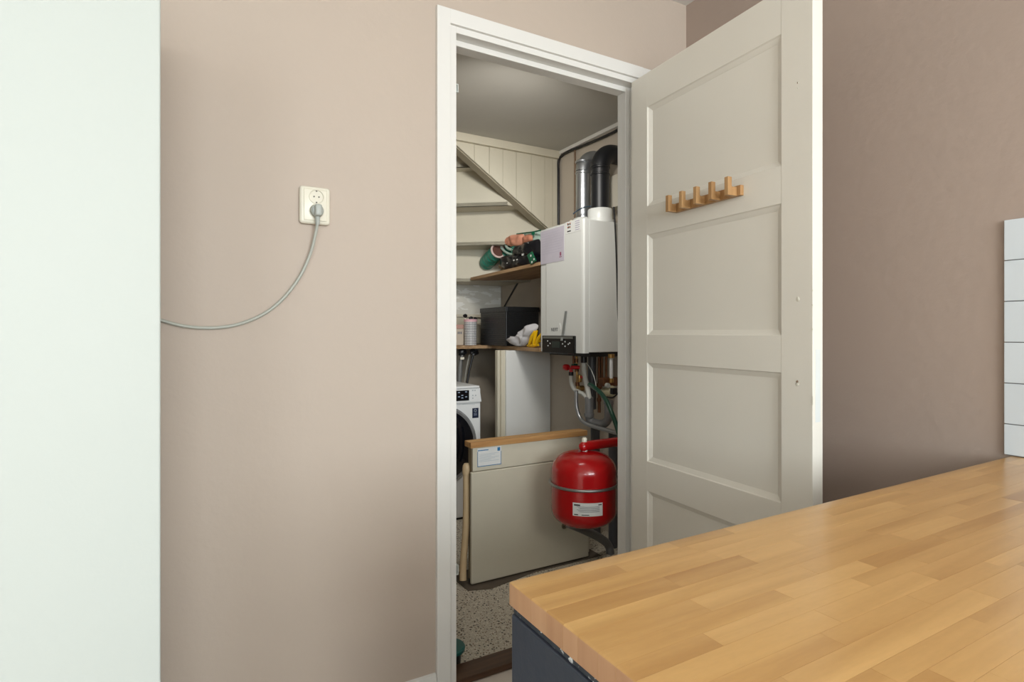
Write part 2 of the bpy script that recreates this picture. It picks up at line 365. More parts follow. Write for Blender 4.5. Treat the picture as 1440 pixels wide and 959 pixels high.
# door casing + frame
tr = thing('trim_1', 'white painted casing and rebated frame around the cupboard doorway', 'door frame', (OL, WA, 0), kind='structure')
yf = WA-.015
xo = 0.659; xi = 0.7035; zo = P(615, 6, y=yf).z; zi = P(633.7, 32, y=yf).z
b = NB(); box(b, xo, xi, yf, WA, 0, zo, .0006); obj('casing_upright', b, trim_m, tr)
b = NB(); box(b, 1.505, 1.56, yf, WA, 0, zo, .0025); obj('casing_upright', b, trim_m, tr)
b = NB(); box(b, xi, 1.505, yf, WA, zi, zo, .0006); obj('casing_head', b, trim_m, tr)
b = NB(); box(b, xi-.001, OL, WA-.004, 1.733, 0, OT+.03, .001); obj('jamb', b, trim_m, tr)
b = NB(); box(b, OR, 1.506, WA-.004, 1.733, 0, OT+.03, .001); obj('jamb', b, trim_m, tr)
b = NB(); box(b, OL, OR, WA-.004, 1.733, OT, OT+.03, .001); obj('head_jamb', b, trim_m, tr)
b = NB(); box(b, OL, OL+.013, 1.686, 1.733, 0, OT, .0015); obj('door_stop', b, trim_m, tr)
b = NB(); box(b, OR-.024, OR, 1.686, 1.733, 0, OT, .0015); obj('door_stop', b, trim_m, tr)
b = NB(); box(b, OL+.013, OR-.024, 1.686, 1.733, OT-.019, OT, .0015); obj('door_stop', b, trim_m, tr)
for py0, py1 in ((119.5, 131), (793, 807)):
    z1 = P(643, py0, y=1.72).z; z0 = P(643, py1, y=1.72).z; x0 = OL+.0131; x1 = P(644.8, 120, y=1.712).x
    b = NB(); box(b, x0, x1, 1.712, 1.733, z0, z0+.003); box(b, x0, x1, 1.712, 1.733, z1-.003, z1); box(b, x0, x0+.003, 1.712, 1.733, z0+.003, z1-.003); box(b, x1-.003, x1, 1.712, 1.733, z0+.003, z1-.003)
    box(b, x0+.003, x1-.003, 1.72, 1.73, z0+.003, z1-.003)
    obj('catch', b, mat('catch_metal', srgb(206, 210, 204), .35), tr)
# threshold
b = NB(); box(b, OL, OR, 1.652, 1.738, 0, .02, .004)
tag(obj('threshold', b, brown_m), 'dark brown wooden threshold across the foot of the cupboard doorway', 'threshold')['kind'] = 'structure'

# closet shell
b = NB(); box(b, .62, CX, WB, CY, -.1, 0); struct('floor_closet', b, terrazzo_m, 'speckled grey terrazzo floor inside the cupboard', 'floor')
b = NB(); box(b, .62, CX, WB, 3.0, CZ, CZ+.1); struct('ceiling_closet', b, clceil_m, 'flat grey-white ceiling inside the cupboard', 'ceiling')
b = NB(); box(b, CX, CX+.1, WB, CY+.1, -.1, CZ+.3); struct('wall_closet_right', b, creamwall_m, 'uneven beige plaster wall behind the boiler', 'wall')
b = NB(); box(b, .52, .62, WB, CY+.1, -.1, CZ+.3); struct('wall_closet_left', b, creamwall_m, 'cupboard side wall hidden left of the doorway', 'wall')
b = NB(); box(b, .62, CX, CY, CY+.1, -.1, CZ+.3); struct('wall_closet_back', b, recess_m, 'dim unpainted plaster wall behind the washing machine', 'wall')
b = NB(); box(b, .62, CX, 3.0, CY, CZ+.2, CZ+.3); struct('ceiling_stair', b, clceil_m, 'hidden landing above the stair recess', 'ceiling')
# ceiling trims in closet
b = NB(); box(b, .62, CX, 2.975, 2.999, CZ-.048, CZ, .003); struct('trim_2', b, cream_m, 'cream batten under the cupboard ceiling above the planks', 'trim')
b = NB(); box(b, CX-.022, CX, WB, 2.975, CZ-.022, CZ, .003); struct('trim_3', b, trim_m, 'thin white ceiling strip above the black flue elbow', 'trim')

# ---------------------------------------------------------------- staircase seen from beneath
st = thing('staircase', 'underside of cream painted winder stairs inside the cupboard', 'staircase', (1.5, 3.2, 0))
def lin(p, q, x): return (p[0]+(q[0]-p[0])*(x-p[0])/(q[0]-p[0]), p[1]+(q[1]-p[1])*(x-p[0])/(q[0]-p[0]))
lines = [((1.30, 3.25), (1.62, 3.07)), ((1.452, 3.29), (1.707, 3.09)), ((1.5225, 3.45), (1.847, 3.18)), ((1.593, 3.61), (1.808, 3.488)), ((1.69, 3.825), (2.0, 3.79))]
bz = [1.238, 1.017, .796, .575, .352, .133]
def ends(i):
    p, q = lines[i]; xs = p[0]-.32 if i > 0 else p[0]-.2; a = lin(p, q, xs)
    if a[1] > 3.85: # clip at back wall
        xs = p[0]+(3.85-p[1])*(q[0]-p[0])/(q[1]-p[1]); a = (xs, 3.85)
    xe = p[0]+(3.085-p[1])*(q[0]-p[0])/(q[1]-p[1])
    e = (xe, 3.085) if xe < CX-.005 else lin(p, q, CX-.005)
    return a, e
E = [ends(i) for i in range(5)]
for i in range(5):
    a, e = E[i]; d = Vector((e[0]-a[0], e[1]-a[1], 0)).normalized(); nn = Vector((-d.y, d.x, 0))
    if nn.y < 0: nn = -nn
    b = NB(); z0 = H+bz[i+1]; z1 = H+bz[i]-(.0 if i else .01)
    if i == 4: z0 -= .0
    prism(b, [(a[0], a[1], z0), (e[0], e[1], z0), (e[0], e[1], z1), (a[0], a[1], z1)], nn*.016)
    obj('riser', b, worn_m if i == 4 else cream_m, st, label='worn whitewashed riser' if i == 4 else None)
for i in range(4):   # tread between riser i (near) and i+1 (far)
    a, e = E[i]; a2, e2 = E[i+1]; z = H+bz[i+1]
    b = NB(); pts = [(a[0], a[1], z), (e[0], e[1], z)]
    if e2[1] > 3.05 and e[1] <= 3.05: pts.append((min(CX-.005, max(e[0], e2[0])), 3.085, z))
    pts += [(e2[0], e2[1]+.016, z), (a2[0], a2[1]+.016, z)]
    prism(b, pts, (0, 0, .022)); obj('tread', b, cream_m, st)
b = NB(); z = H+bz[5]; prism(b, [(E[4][0][0], E[4][0][1], z-.02), (E[4][1][0], E[4][1][1], z-.02), (E[4][1][0], 3.865, z-.02), (E[4][0][0], 3.865, z-.02)], (0, 0, .02)); obj('tread', b, cream_m, st)
# lowest visible riser against the back wall
b = NB(); box(b, 1.2, CX-.005, 3.835, 3.85, 1.05, z-.02); obj('riser', b, cream_m, st)
# stringer with vertical planks
pa = P(641, 203, y=3.0); pb = P(768, 318, y=3.0)
def zd(x): return pa.z+(pb.z-pa.z)*(x-pa.x)/(pb.x-pa.x)
xs = [P(p, 300, y=3.0).x for p in (641, 667, 688, 707, 726, 747, 766, 777)]; xs = [xs[0]-.08]+xs[1:]+[CX-.002]
for x0, x1 in zip(xs, xs[1:]):
    b = NB(); k = random.uniform(0, .002)
    prism(b, [(x0+.0012, 3.0-k, zd(x0)), (x1-.0012, 3.0-k, zd(x1)), (x1-.0012, 3.0-k, CZ-.048), (x0+.0012, 3.0-k, max(CZ-.048, zd(x0)+.001))], (0, .018, 0))
    obj('plank', b, cream_m, st)
b = NB(); x0, x1 = xs[0]-.15, CX-.002
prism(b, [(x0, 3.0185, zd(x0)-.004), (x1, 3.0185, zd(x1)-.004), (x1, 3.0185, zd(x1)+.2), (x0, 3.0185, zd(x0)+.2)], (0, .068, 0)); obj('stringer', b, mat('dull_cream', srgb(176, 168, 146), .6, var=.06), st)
b = NB(); box(b, xs[0], CX-.002, 3.0, 3.02, CZ-.047, CZ+.2); obj('header_board', b, cream_m, st)

# ---------------------------------------------------------------- open door
DO = Vector((1.441, 1.63, 0)); a_ = math.radians(3.2)
es = Vector((-math.sin(a_), -math.cos(a_), 0)); en = Vector((-math.cos(a_), math.sin(a_), 0))
def D(s, n, z): return DO+es*s+en*n+Vector((0, 0, z))
door = thing('door_1', 'cream panelled cupboard door standing wide open beside the worktop', 'door', DO, kind='structure')
DM = Matrix((( es.x, en.x, 0, DO.x), (es.y, en.y, 0, DO.y), (0, 0, 1, 0), (0, 0, 0, 1)))
def dbox(s0, s1, n0, n1, z0, z1, bev=0.0):
    b = NB(); box(b, s0, s1, n0, n1, z0, z1, bev); bmesh.ops.transform(b, matrix=DM, verts=b.verts[:]); return b
DW, DT = .743, 2.078; SL, SR = .090, .648
pz = [(.199, .559), (.665, 1.024), (1.125, 1.489), (1.5925, 1.954)]
obj('stile', dbox(0, SL, -.04, 0, .022, DT, .0015), door_m, door)
obj('stile', dbox(SR, DW, -.04, 0, .022, DT, .0015), door_m, door)
edges = [.022]+[v for p in pz for v in p]+[DT]
for k in range(0, len(edges), 2): obj('rail', dbox(SL, SR, -.0398, -.0002, edges[k], edges[k+1]), door_m, door)
for z0, z1 in pz:
    obj('panel', dbox(SL, SR, -.028, -.011, z0, z1), door_m, door)
    for side, nn, nd in ((0, -.0005, -.011), (1, -.0395, -.028)):
        b = NB(); w = .017
        o_ = [(SL, z0), (SR, z0), (SR, z1), (SL, z1)]; m_ = [(SL+.003, z0+.003), (SR-.003, z0+.003), (SR-.003, z1-.003), (SL+.003, z1-.003)]
        i_ = [(SL+w, z0+w), (SR-w, z0+w), (SR-w, z1-w), (SL+w, z1-w)]
        A = [b.verts.new(D(s, nn, z)) for s, z in o_]; M1 = [b.verts.new(D(s, nn+(nd-nn)*.35, z)) for s, z in m_]; B = [b.verts.new(D(s, nd+(nn-nd)*.08, z)) for s, z in i_]; Bd = [b.verts.new(D(s, nd-(nn-nd)*.05, z)) for s, z in i_]
        for k in range(4):
            j = (k+1) % 4; b.faces.new([A[k], A[j], M1[j], M1[k]]); b.faces.new([M1[k], M1[j], B[j], B[k]]); b.faces.new([B[k], B[j], Bd[j], Bd[k]])
        obj('panel_moulding', b, door_m, door)
# latch plate and wear on the free edge
b = dbox(DW, DW+.0006, -.030, -.010, .90, 1.09, 0); obj('latch_plate', b, mat('painted_latch', srgb(222, 226, 224), .3), door)
b = NB()
for z, h in ((1.243, .004), (1.205, .004), (1.142, .004), (.957, .022)):
    t = NB(); box(t, DW-.002, DW+.0005, -.002, .0006, z-h/2, z+h/2); merge(b, t, DM)
for s, z, r in ((.700, 1.226, .004), (.700, 1.222, .006), (.698, 1.003, .004), (.698, .996, .006), (.70, 1.80, .003), (.70, 1.785, .002)):
    t = NB(); lathe(t, [(0, 0), (r, 0), (r*.6, .0008), (0, .001)], (s, .0, z), 'y', 8); merge(b, t, DM)
obj('paint_chips', b, chipped('paint_chip', srgb(226, 222, 208), srgb(120, 90, 66), 90, .62), door, kind='stuff')
for z in (.25, 1.85):
    b = NB(); tube(b, [D(-.004, -.045, z-.04), D(-.004, -.045, z+.04)], .006, 12); obj('hinge', b, steel_m, door, smooth=True)

# coat rack on the door
rk = thing('coat_rack', 'small oak coat rack with five upright pegs on the open door', 'coat rack', D(.39, 0, 1.54))
R0, R1, RZ0, RZ1 = .243, .523, 1.538, 1.568
obj('back_bar', dbox(R0, R1, .0005, .014, RZ0, RZ1, .001), hook_m, rk)
for k in range(5):
    s0 = R0+.0005+k*(R1-R0-.028)/4.0
    b = NB(); t = NB(); prism(t, [(s0, .0142, RZ0), (s0, .05, RZ0), (s0, .05, RZ0+.054), (s0, .034, RZ0+.054), (s0, .034, RZ0+.026), (s0, .0142, RZ0+.026)], (.014, 0, 0))
    bmesh.ops.recalc_face_normals(t, faces=t.faces[:]); bmesh.ops.bevel(t, geom=t.edges[:], offset=.0007, segments=1, affect='EDGES')
    merge(b, t, DM); obj('peg', b, hook_m, rk)

# ---------------------------------------------------------------- wall tiles (backsplash on the right wall)
back = thing('tile_backsplash', 'white square tile column on the wall above the worktop', 'tiles', (RX, .6, .832))
ty = P(1412, 400, x=RX-.008).y; tz = P(1412, 310, x=RX-.008).z
b = NB(); box(b, RX-.005, RX-.0005, ty-.9, ty-.001, .8325, tz-.001); obj('grout', b, grout_m, back)
tm = None
for c in range(9):
    for r in range(6):
        y1 = ty-c*.1005; z1 = tz-r*.1005; z0 = max(z1-.0985, .834)
        if z1-z0 < .01: continue
        b = NB(); box(b, RX-.009, RX-.002, y1-.0985, y1, z0, z1, .0012); obj('tile', b, tile_m, back)

# ---------------------------------------------------------------- worktop of staves, and cabinet
TX0, TY1, TZ = .334, P(715, 817, z=.832).y, .832
wt = thing('worktop', 'solid beech butcher block worktop in the foreground', 'worktop', (TX0, TY1-.65, .802))
TX0 = P(715, 817, z=.832).x; y = TY1; row = 0; TX1 = RX-.0095
while y > TY1-.66:
    w = random.choice((.026, .029, .032)); y0 = y-w; x = TX0; first = True
    while x < TX1-.001:
        L_ = random.uniform(.10, .36) if not first else random.uniform(.08, .30)
        x1 = min(x+L_, TX1)
        if TX1-x1 < .06: x1 = TX1
        b = NB(); g = .00012; dz = random.uniform(0, .00012)
        t = NB(); box(t, x+(0 if first else g), x1-g, y0+g, y-(0 if row == 0 else g), TZ-.0295, TZ-dz)
        ed = []
        for e in t.edges:
            c = (e.verts[0].co+e.verts[1].co)/2; d = e.verts[0].co-e.verts[1].co
            if first and abs(c.x-x) < 1e-4 and abs(d.y) > .01 : ed.append(e)
            if row == 0 and abs(c.y-y) < 1e-4 and abs(d.x) > .01: ed.append(e)
            if first and row == 0 and abs(c.y-y) < 1e-4 and abs(c.x-x) < 1e-4: ed.append(e)
        if ed: bmesh.ops.bevel(t, geom=ed, offset=.003, segments=3, affect='EDGES', profile=.5)
        t.normal_update()
        for f in t.faces:
            if first and f.normal.x < -.9: f.material_index = 1
        merge(b, t); obj('stave', b, [stave_m, endgrain_m] if first else stave_m, wt, smooth=bool(ed)); first = False; x = x1
    y = y0; row += 1
cb = thing('base_cabinet', 'dark navy painted cabinet side under the beech worktop', 'cabinet', (TX0+.006, TY1-.65, 0))
b = NB(); box(b, TX0+.03, RX-.012, TY1-.62, TY1-.006, .09, .798, .002); obj('carcass', b, navy_m, cb)
b = NB(); box(b, TX0+.002, TX0+.0298, TY1-.62, TY1-.003, .0, .794, .003); obj('side_panel', b, navy_m, cb)
b = NB(); box(b, TX0+.004, TX0+.029, TY1-.62, TY1-.005, .7942, .8018, .0015); obj('chipped_edge', b, chip_m, cb)
b = NB(); box(b, TX0+.05, RX-.02, TY1-.56, TY1-.06, 0, .0895); obj('plinth', b, black_m, cb)

# ---------------------------------------------------------------- refrigerator
fr = thing('refrigerator', 'tall plain white refrigerator standing against the taupe wall', 'refrigerator', (-.35, 1.2, 0))
fc = P(226, 500, y=.95); fa = math.radians(3.3)
FM = Matrix.Translation((fc.x, fc.y, 0)) @ Matrix.Rotation(fa, 4, 'Z')
def fbox(x0, x1, y0, y1, z0, z1, bev): 
    b = NB(); t = NB(); box(t, x0, x1, y0, y1, z0, z1, bev, 3); merge(b, t, FM); return b
obj('body', fbox(-.60, 0, .062, .62, .04, 1.85, .004), fridge_m, fr)
obj('door_panel', fbox(-.60, 0, 0, .056, .08, 1.848, .003), fridge_m, fr, smooth=True)
obj('seal', fbox(-.595, -.005, .0565, .0615, .085, 1.843, 0), mat('grey_seal', srgb(120, 122, 122), .7), fr)
obj('handle', fbox(-.575, -.55, -.03, -.0005, .95, 1.30, .008), mat('handle_grey', srgb(180, 184, 184), .3, metal=.6), fr)
for x, yy in ((-.55, .1), (-.05, .1), (-.55, .55), (-.05, .55)):
    b = NB(); t = NB(); lathe(t, [(0, 0), (.02, 0), (.02, .0395), (0, .0395)], (x, yy, 0), 'z', 16); merge(b, t, FM); obj('foot', b, black_m, fr)

# ---------------------------------------------------------------- socket, plug and cable
sk = thing('wall_socket', 'ivory double wall socket on the taupe wall left of the doorway', 'socket', (.295, WA, 1.436))
b = NB(); box(b, .254, .336, WA-.0185, WA-.0002, 1.4355, 1.540, .009, 4); obj('cover_plate', b, ivory_m, sk, smooth=True)
b = NB(); box(b, .264, .326, WA-.0215, WA-.0186, 1.4445, 1.531, .0028, 2); obj('raised_face', b, ivory_m, sk, smooth=True)
SXc = .2975
for zc in (1.5105, 1.4705):
    b = NB(); lathe(b, [(.0200, 0), (.0200, -.0026), (.0184, -.0028), (.0172, -.0004), (0, -.0004)], (SXc, WA-.0216, zc), 'y', 36)
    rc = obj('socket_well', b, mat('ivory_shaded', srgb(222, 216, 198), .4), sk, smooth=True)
    b = NB()
    for dx in (-.0065, .0065): lathe(b, [(0, -.0001), (.0022, -.0001), (.0022, -.0008), (0, -.0008)], (SXc+dx, WA-.0219, zc), 'y', 12)
    for dz in (-.0155, .0155): box(b, SXc-.002, SXc+.002, WA-.0232, WA-.022, zc+dz-.0015, zc+dz+.0015)
    obj('contact_holes', b, mat('contact_dark', srgb(96, 90, 80), .5), sk)
pl = thing('power_plug', 'grey angled power plug in the lower outlet of the ivory socket', 'plug', (SXc, WA-.024, 1.4705))
zc = 1.4705
b = NB(); lathe(b, [(0, 0), (.0168, 0), (.0172, -.006), (.0165, -.014), (.012, -.018), (0, -.018)], (SXc, WA-.0243, zc), 'y', 32)
obj('plug_body', b, greyplas_m, pl, smooth=True)
b = NB(); box(b, SXc-.009, SXc+.009, WA-.058, WA-.0245, zc-.018, zc+.014, .005, 3); tube(b, [(SXc, WA-.04, zc-.012), (SXc, WA-.036, zc-.04)], .006, 12, radii=[.0075, .0055])
obj('grip', b, greyplas_m, pl, smooth=True)
pts = [Vector((SXc, WA-.037, zc-.036))]+[P(px, py, y=WA-yy) for px, py, yy in ((443.5, 330, .03), (436, 358, .02), (421, 390, .014), (398, 420, .010), (370, 442, .008), (335, 456, .007), (300, 461, .007), (262, 459, .008), (226, 450, .01), (205, 441, .012), (190, 430, .012))]
b = NB(); tube(b, spline(pts, 8), .0042, 12); tag(obj('power_cable', b, mat('grey_cable', srgb(178, 180, 170), .4), smooth=True), 'pale grey power cable curving down the wall from the socket', 'cable')

# ---------------------------------------------------------------- boiler
BX, BY0, BY1, BZ0, BZ1 = 1.73, 2.32, 2.74, 1.026, 1.717
bo = thing('boiler', 'white wall-hung gas boiler with a black control panel', 'boiler', (1.88, 2.53, BZ0))
b = NB(); box(b, BX+.036, CX-.012, BY0, BY1, BZ0+.004, BZ1-.002, .004); obj('casing', b, boiler_m, bo)
b = NB()
prof = [(BX+.034, BY0-.001), (BX+.010, BY0-.001), (BX+.002, BY0+.006), (BX, BY0+.02), (BX, BY1-.075), (BX+.004, BY1-.065), (BX+.006, BY1-.01), (BX+.012, BY1), (BX+.034, BY1)]
prism(b, [(x, y, BZ0) for x, y in prof], (0, 0, BZ1-BZ0)); obj('front_cover', b, boiler_m, bo)
b = NB(); box(b, BX+.06, CX-.03, BY0+.02, BY1-.02, BZ0-.02, BZ0+.0035); obj('base_tray', b, black_m, bo)
b = NB(); box(b, CX-.0118, CX, BY0+.03, BY1-.03, BZ0+.1, BZ1-.05); obj('wall_bracket', b, steel_m, bo)
# control panel on the cover
cy0 = P(808, 480, x=BX-.01).y; cy1 = P(763, 480, x=BX-.01).y; cz1 = P(785, 472, x=BX-.01).z; cz0 = BZ0-.006
b = NB(); box(b, BX-.014, BX+.0, cy0, cy1, cz0, cz1, .003); cp = obj('control_panel', b, blackgloss_m, bo, label='black control panel')
b = NB(); box(b, BX-.016, BX-.0142, cy0+.01, cy1-.015, cz1-.016, cz1-.004); obj('silver_strip', b, mat('panel_grey', srgb(110, 112, 106), .4), cp)
b = NB(); ym = P(782, 480, x=BX-.015).y; box(b, BX-.0155, BX-.0142, ym-.035, ym+.042, cz0+.03, cz0+.065); obj('display', b, mat('lcd', srgb(44, 54, 50), .2), cp)
b = NB()
for px, py in ((791, 483.5), (794.5, 480.5), (794.5, 487), (799, 484), (801, 482.5), (770, 479.5), (770.5, 486), (773.5, 483)):
    q = P(px, py, x=BX-.015); lathe(b, [(0, 0), (.0042, 0), (.003, -.002), (0, -.002)], (BX-.0143, q.y, q.z), 'x', 10)
obj('button', b, mat('button_white', srgb(214, 216, 214), .4), cp)
# grey strap hanging over the panel
q0 = P(796, 437.5, x=BX-.004); q1 = P(791.5, 470, x=BX-.006); q2 = P(790, 479, x=BX-.022)
b = NB()
for u, v in ((q0, q1), (q1, q2)): prism(b, [u+Vector((0, -.009, 0)), u+Vector((0, .009, 0)), v+Vector((0, .010, 0)), v+Vector((0, -.010, 0))], (-.002, 0, 0))
obj('paper_tag', b, mat('grey_tag', srgb(132, 136, 134), .4), bo, label='narrow grey tag')
TMx = Matrix(((0, 0, -1, 0), (-1, 0, 0, 0), (0, 1, 0, 0), (0, 0, 0, 1)))   # text facing -X, reading towards -Y
q = P(780, 463.5, x=BX); text_part('lettering', 'NEFIT', .026, Matrix.Translation((BX-.0008, q.y, q.z)) @ TMx, mat('letter_grey', srgb(90, 92, 96), .5), bo)
b = NB(); q = P(787, 460, x=BX); tube(b, spline([(BX-.001, q.y+.004, q.z-.025), (BX-.001, q.y-.01, q.z-.008), (BX-.001, q.y-.002, q.z+.022)], 5), .0012, 6); obj('logo_arc', b, paper_m, bo)
def yz(px, py): q = P(px, py, x=BX); return q.y, q.z
# printed sheet
(sy1, sz1), (sy0, sz0) = yz(760, 322), yz(793.5, 366)
b = NB(); box(b, BX-.0012, BX-.0002, sy0, sy1-.004, sz0, BZ1-.01); sh = obj('instruction_sheet', b, lilac_m, bo, label='lilac instruction sheet taped to the boiler front')
b = NB()
for k in range(9):
    zz = BZ1-.03-k*.014; box(b, BX-.0016, BX-.0013, sy0+.03*random.random()+.01, sy1-.02, zz, zz+.0016)
obj('print_lines', b, mat('ink_lilac', srgb(182, 177, 194), .6), sh, kind='stuff')
q = P(788.5, 359, x=BX); b = NB(); box(b, BX-.0017, BX-.0013, q.y-.007, q.y+.007, q.z-.002, q.z+.018); box(b, BX-.0017, BX-.0013, q.y-.012, q.y+.012, q.z-.01, q.z-.006); obj('print_mark', b, mat('pink_ink', srgb(150, 80, 110), .6), sh)
# logo sticker
q = P(800.5, 319, x=BX); q2 = P(811, 319, x=BX)
b = NB(); box(b, BX-.001, BX-.0002, P(818, 319, x=BX).y, P(795.5, 319, x=BX).y, q.z-.035, q.z+.028); ls = obj('maker_sticker', b, paper_m, bo)
b = NB(); b2 = NB()
for i, (dy, dz) in enumerate(((-.008, .010), (.008, .010), (-.007, -.006), (.007, -.006))):
    lathe(b, [(0, 0), (.006, 0), (.006, -.0006), (0, -.0006)], (BX-.0011, q.y+dy, q.z+dz+.004), 'x', 10)
    lathe(b2, [(0, 0), (.0035, 0), (.0035, -.0006), (0, -.0006)], (BX-.0018, q.y+dy*1.5, q.z+dz*1.2+.006), 'x', 8)
box(b, BX-.0016, BX-.0011, q.y-.016, q.y+.016, q.z-.026, q.z-.020)
obj('emblem', b, inkdark_m, ls); obj('emblem_spot', b2, mat('orange_ink', srgb(200, 110, 50), .5), ls)
b = NB()
for k in range(5): box(b, BX-.0016, BX-.0011, q2.y-.026, q2.y+.012, q.z+.018-k*.011, q.z+.0205-k*.011)
obj('print_lines', b, mat('ink_violet', srgb(140, 130, 170), .6), ls)
# flue collars on the casing top
def collar(px, x, rr):
    q = P(px, 300, x=x); return q.y
FX = 1.90; fy = P(844, 300, x=FX).y; sy = P(820, 300, x=FX).y
b = NB(); lathe(b, [(.0, 0), (.073, 0), (.073, .018), (.066, .02), (.066, .072), (.063, .076), (0, .076)], (FX, fy, BZ1-.001), 'z', 40); obj('flue_collar', b, boiler_m, bo, smooth=True)
b = NB(); lathe(b, [(.0, 0), (.062, 0), (.060, .045), (.050, .055), (0, .055)], (FX, sy, BZ1-.001), 'z', 40); obj('flue_collar', b, boiler_m, bo, smooth=True)
q = P(805, 302, x=1.80); b = NB(); lathe(b, [(0, -.012), (.014, -.012), (.016, 0), (.012, .014), (0, .016)], (1.80, q.y, BZ1+.014), 'x', 16); obj('test_cap', b, ivory_m, bo, smooth=True)

def elbowpipe(name, x, y, r, z0, zc, rb, xe, m, label, cat, bands):
    t = thing(name, label, cat, (x, y, z0))
    b = NB(); pts = [(x, y, z0), (x, y, zc-rb)]; obj_ = None
    tube(b, pts, r, 28); obj('straight_pipe', b, m, t, smooth=True)
    b = NB(); pts = [(x+rb-rb*math.cos(a), y, zc-rb+rb*math.sin(a)) for a in [math.pi/2*k/10 for k in range(11)]]+[(xe, y, zc)]
    tube(b, pts, r*1.03, 28); obj('elbow', b, m, t, smooth=True)
    for z in bands:
        b = NB(); lathe(b, [(r, -.006), (r*1.08, -.003), (r*1.08, .003), (r, .006)], (x, y, z), 'z', 28); obj('ring', b, m, t, smooth=True)
    return t
zb = P(850, 208, x=FX).z; 
elbowpipe('flue_pipe', FX, fy, .049, BZ1+.0755, zb-.012, .085, CX, mat('black_flue', srgb(24, 26, 30), .42), 'thick black flue pipe with an elbow above the boiler', 'pipe', [zb-.10, zb-.135])
elbowpipe('air_duct', FX, sy, .041, BZ1+.0545, P(830, 213, x=FX).z-.01, .085, CX, galv_m, 'shiny galvanised air duct beside the black flue pipe', 'pipe', [P(820, 228, x=FX).z, P(820, 244, x=FX).z])

# little box on the wall right of the flue, thin pipe and cables
q = P(864, 270, x=2.03)
b = NB(); y_ = P(860, 270, x=2.0).y; box(b, 1.98, CX, y_-.13, y_-.005, P(864, 293, x=2.0).z, P(864, 248, x=2.0).z, .004); bx_ = tag(obj('junction_box', b, mat('box_beige', srgb(206, 200, 184), .5)), 'beige electrical box on the wall right of the black flue pipe', 'electrical box')
def cable(name, pts, r, m, label, cat='cable', n=8, seg=10):
    b = NB(); tube(b, spline(pts, n), r, seg); return tag(obj(name, b, m, smooth=True), label, cat)
cable('black_cable', [P(880, 177, x=2.035), P(850, 192, x=2.035), P(815, 207, x=2.035), P(800, 213, x=2.035), P(790, 219, x=2.035), P(785.5, 227, x=2.035), P(785.3, 245, x=2.035), P(785.3, 280, x=2.035), P(785.3, 316, x=2.035)], .008, black_m, 'black cable running under the cupboard ceiling and down beside the planks')
cable('thin_pipe', [P(808.5, 209, x=2.037), P(808.5, 260, x=2.037), P(808.5, 300, x=2.037), P(808.5, 380, x=2.037)], .006, mat('brown_painted_pipe', srgb(128, 106, 84), .5), 'thin copper pipe up the wall behind the galvanised duct', 'pipe')
cable('boiler_cable', [P(863, 291, y=2.30), P(864.5, 310, y=2.30), P(866.5, 350, y=2.30), P(868, 400, y=2.30), P(869, 440, y=2.30), P(872, 480, y=2.30), P(875, 520, y=2.33)], .0045, black_m, 'thin black cable hanging down the right side of the boiler')
cable('sensor_wire', [P(806, 301, x=1.80), P(812, 296, x=1.82), P(822, 291.5, x=1.84), P(832, 290, x=1.86), P(838, 288, x=1.90)], .0035, mat('blue_black_wire', srgb(40, 60, 78), .4), 'short dark wire looping over the top of the boiler', 'wire')

# ---------------------------------------------------------------- pipework below the boiler
def pipe(name, pix, x, r, m, label, cat='pipe', n=6, ends=(), cm=None, parts=None):
    pts = [P(a, c, x=(d[0] if d else x)) for a, c, *d in pix]
    if not ends: return cable(name, pts, r, m, label, cat, n, 16)
    t = thing(name, label, cat, pts[-1]); b = NB(); tube(b, spline(pts, n), r, 16); obj('tube', b, m, t, smooth=True)
    for (a, c), rr, hh in ends:
        q = P(a, c, x=x); b = NB(); lathe(b, [(0, -hh/2), (rr, -hh/2), (rr, hh/2), (0, hh/2)], q, 'z', 20); obj('fitting', b, cm or black_m, t, smooth=True)
    return t
pipe('drain_hose', [(821, 506), (821.5, 520), (823, 532), (826, 545), (829, 561)], 1.84, .0135, hose_m, 'pale grey hose hanging straight down from the boiler tray', 'hose', ends=[((821, 505.5), .017, .035)])
pipe('overflow_hose', [(803, 527, 1.80), (803.5, 538, 1.81), (807, 547, 1.82), (814, 551, 1.83), (821, 555, 1.84), (825.5, 561, 1.84)], 1.80, .011, hose_m, 'pale grey curved hose below the red valve cap', 'hose', ends=[((803, 525.5), .013, .02)])
rv = thing('safety_valve', 'red round valve cap on brass fitting under the boiler', 'valve', P(803, 516, x=1.80))
q = P(796.5, 516.5, x=1.80); b = NB(); lathe(b, [(0, -.018), (.013, -.018), (.017, -.012), (.0175, .012), (.013, .018), (0, .018)], q, 'y', 24); obj('cap', b, redplas_m, rv, smooth=True)
b = NB(); q = P(803, 516.5, x=1.80); tube(b, [q+Vector((-.008, -.01, 0)), q+Vector((.035, -.03, 0))], .010, 14); tube(b, [q, q+Vector((0, 0, -.028))], .010, 14); obj('valve_body', b, redplas_m, rv, smooth=True)
b = NB(); q = P(807.5, 515, x=1.82); box(b, q.x-.012, q.x+.015, q.y-.012, q.y+.012, q.z-.014, q.z+.014, .003); obj('green_nut', b, green_m, rv)
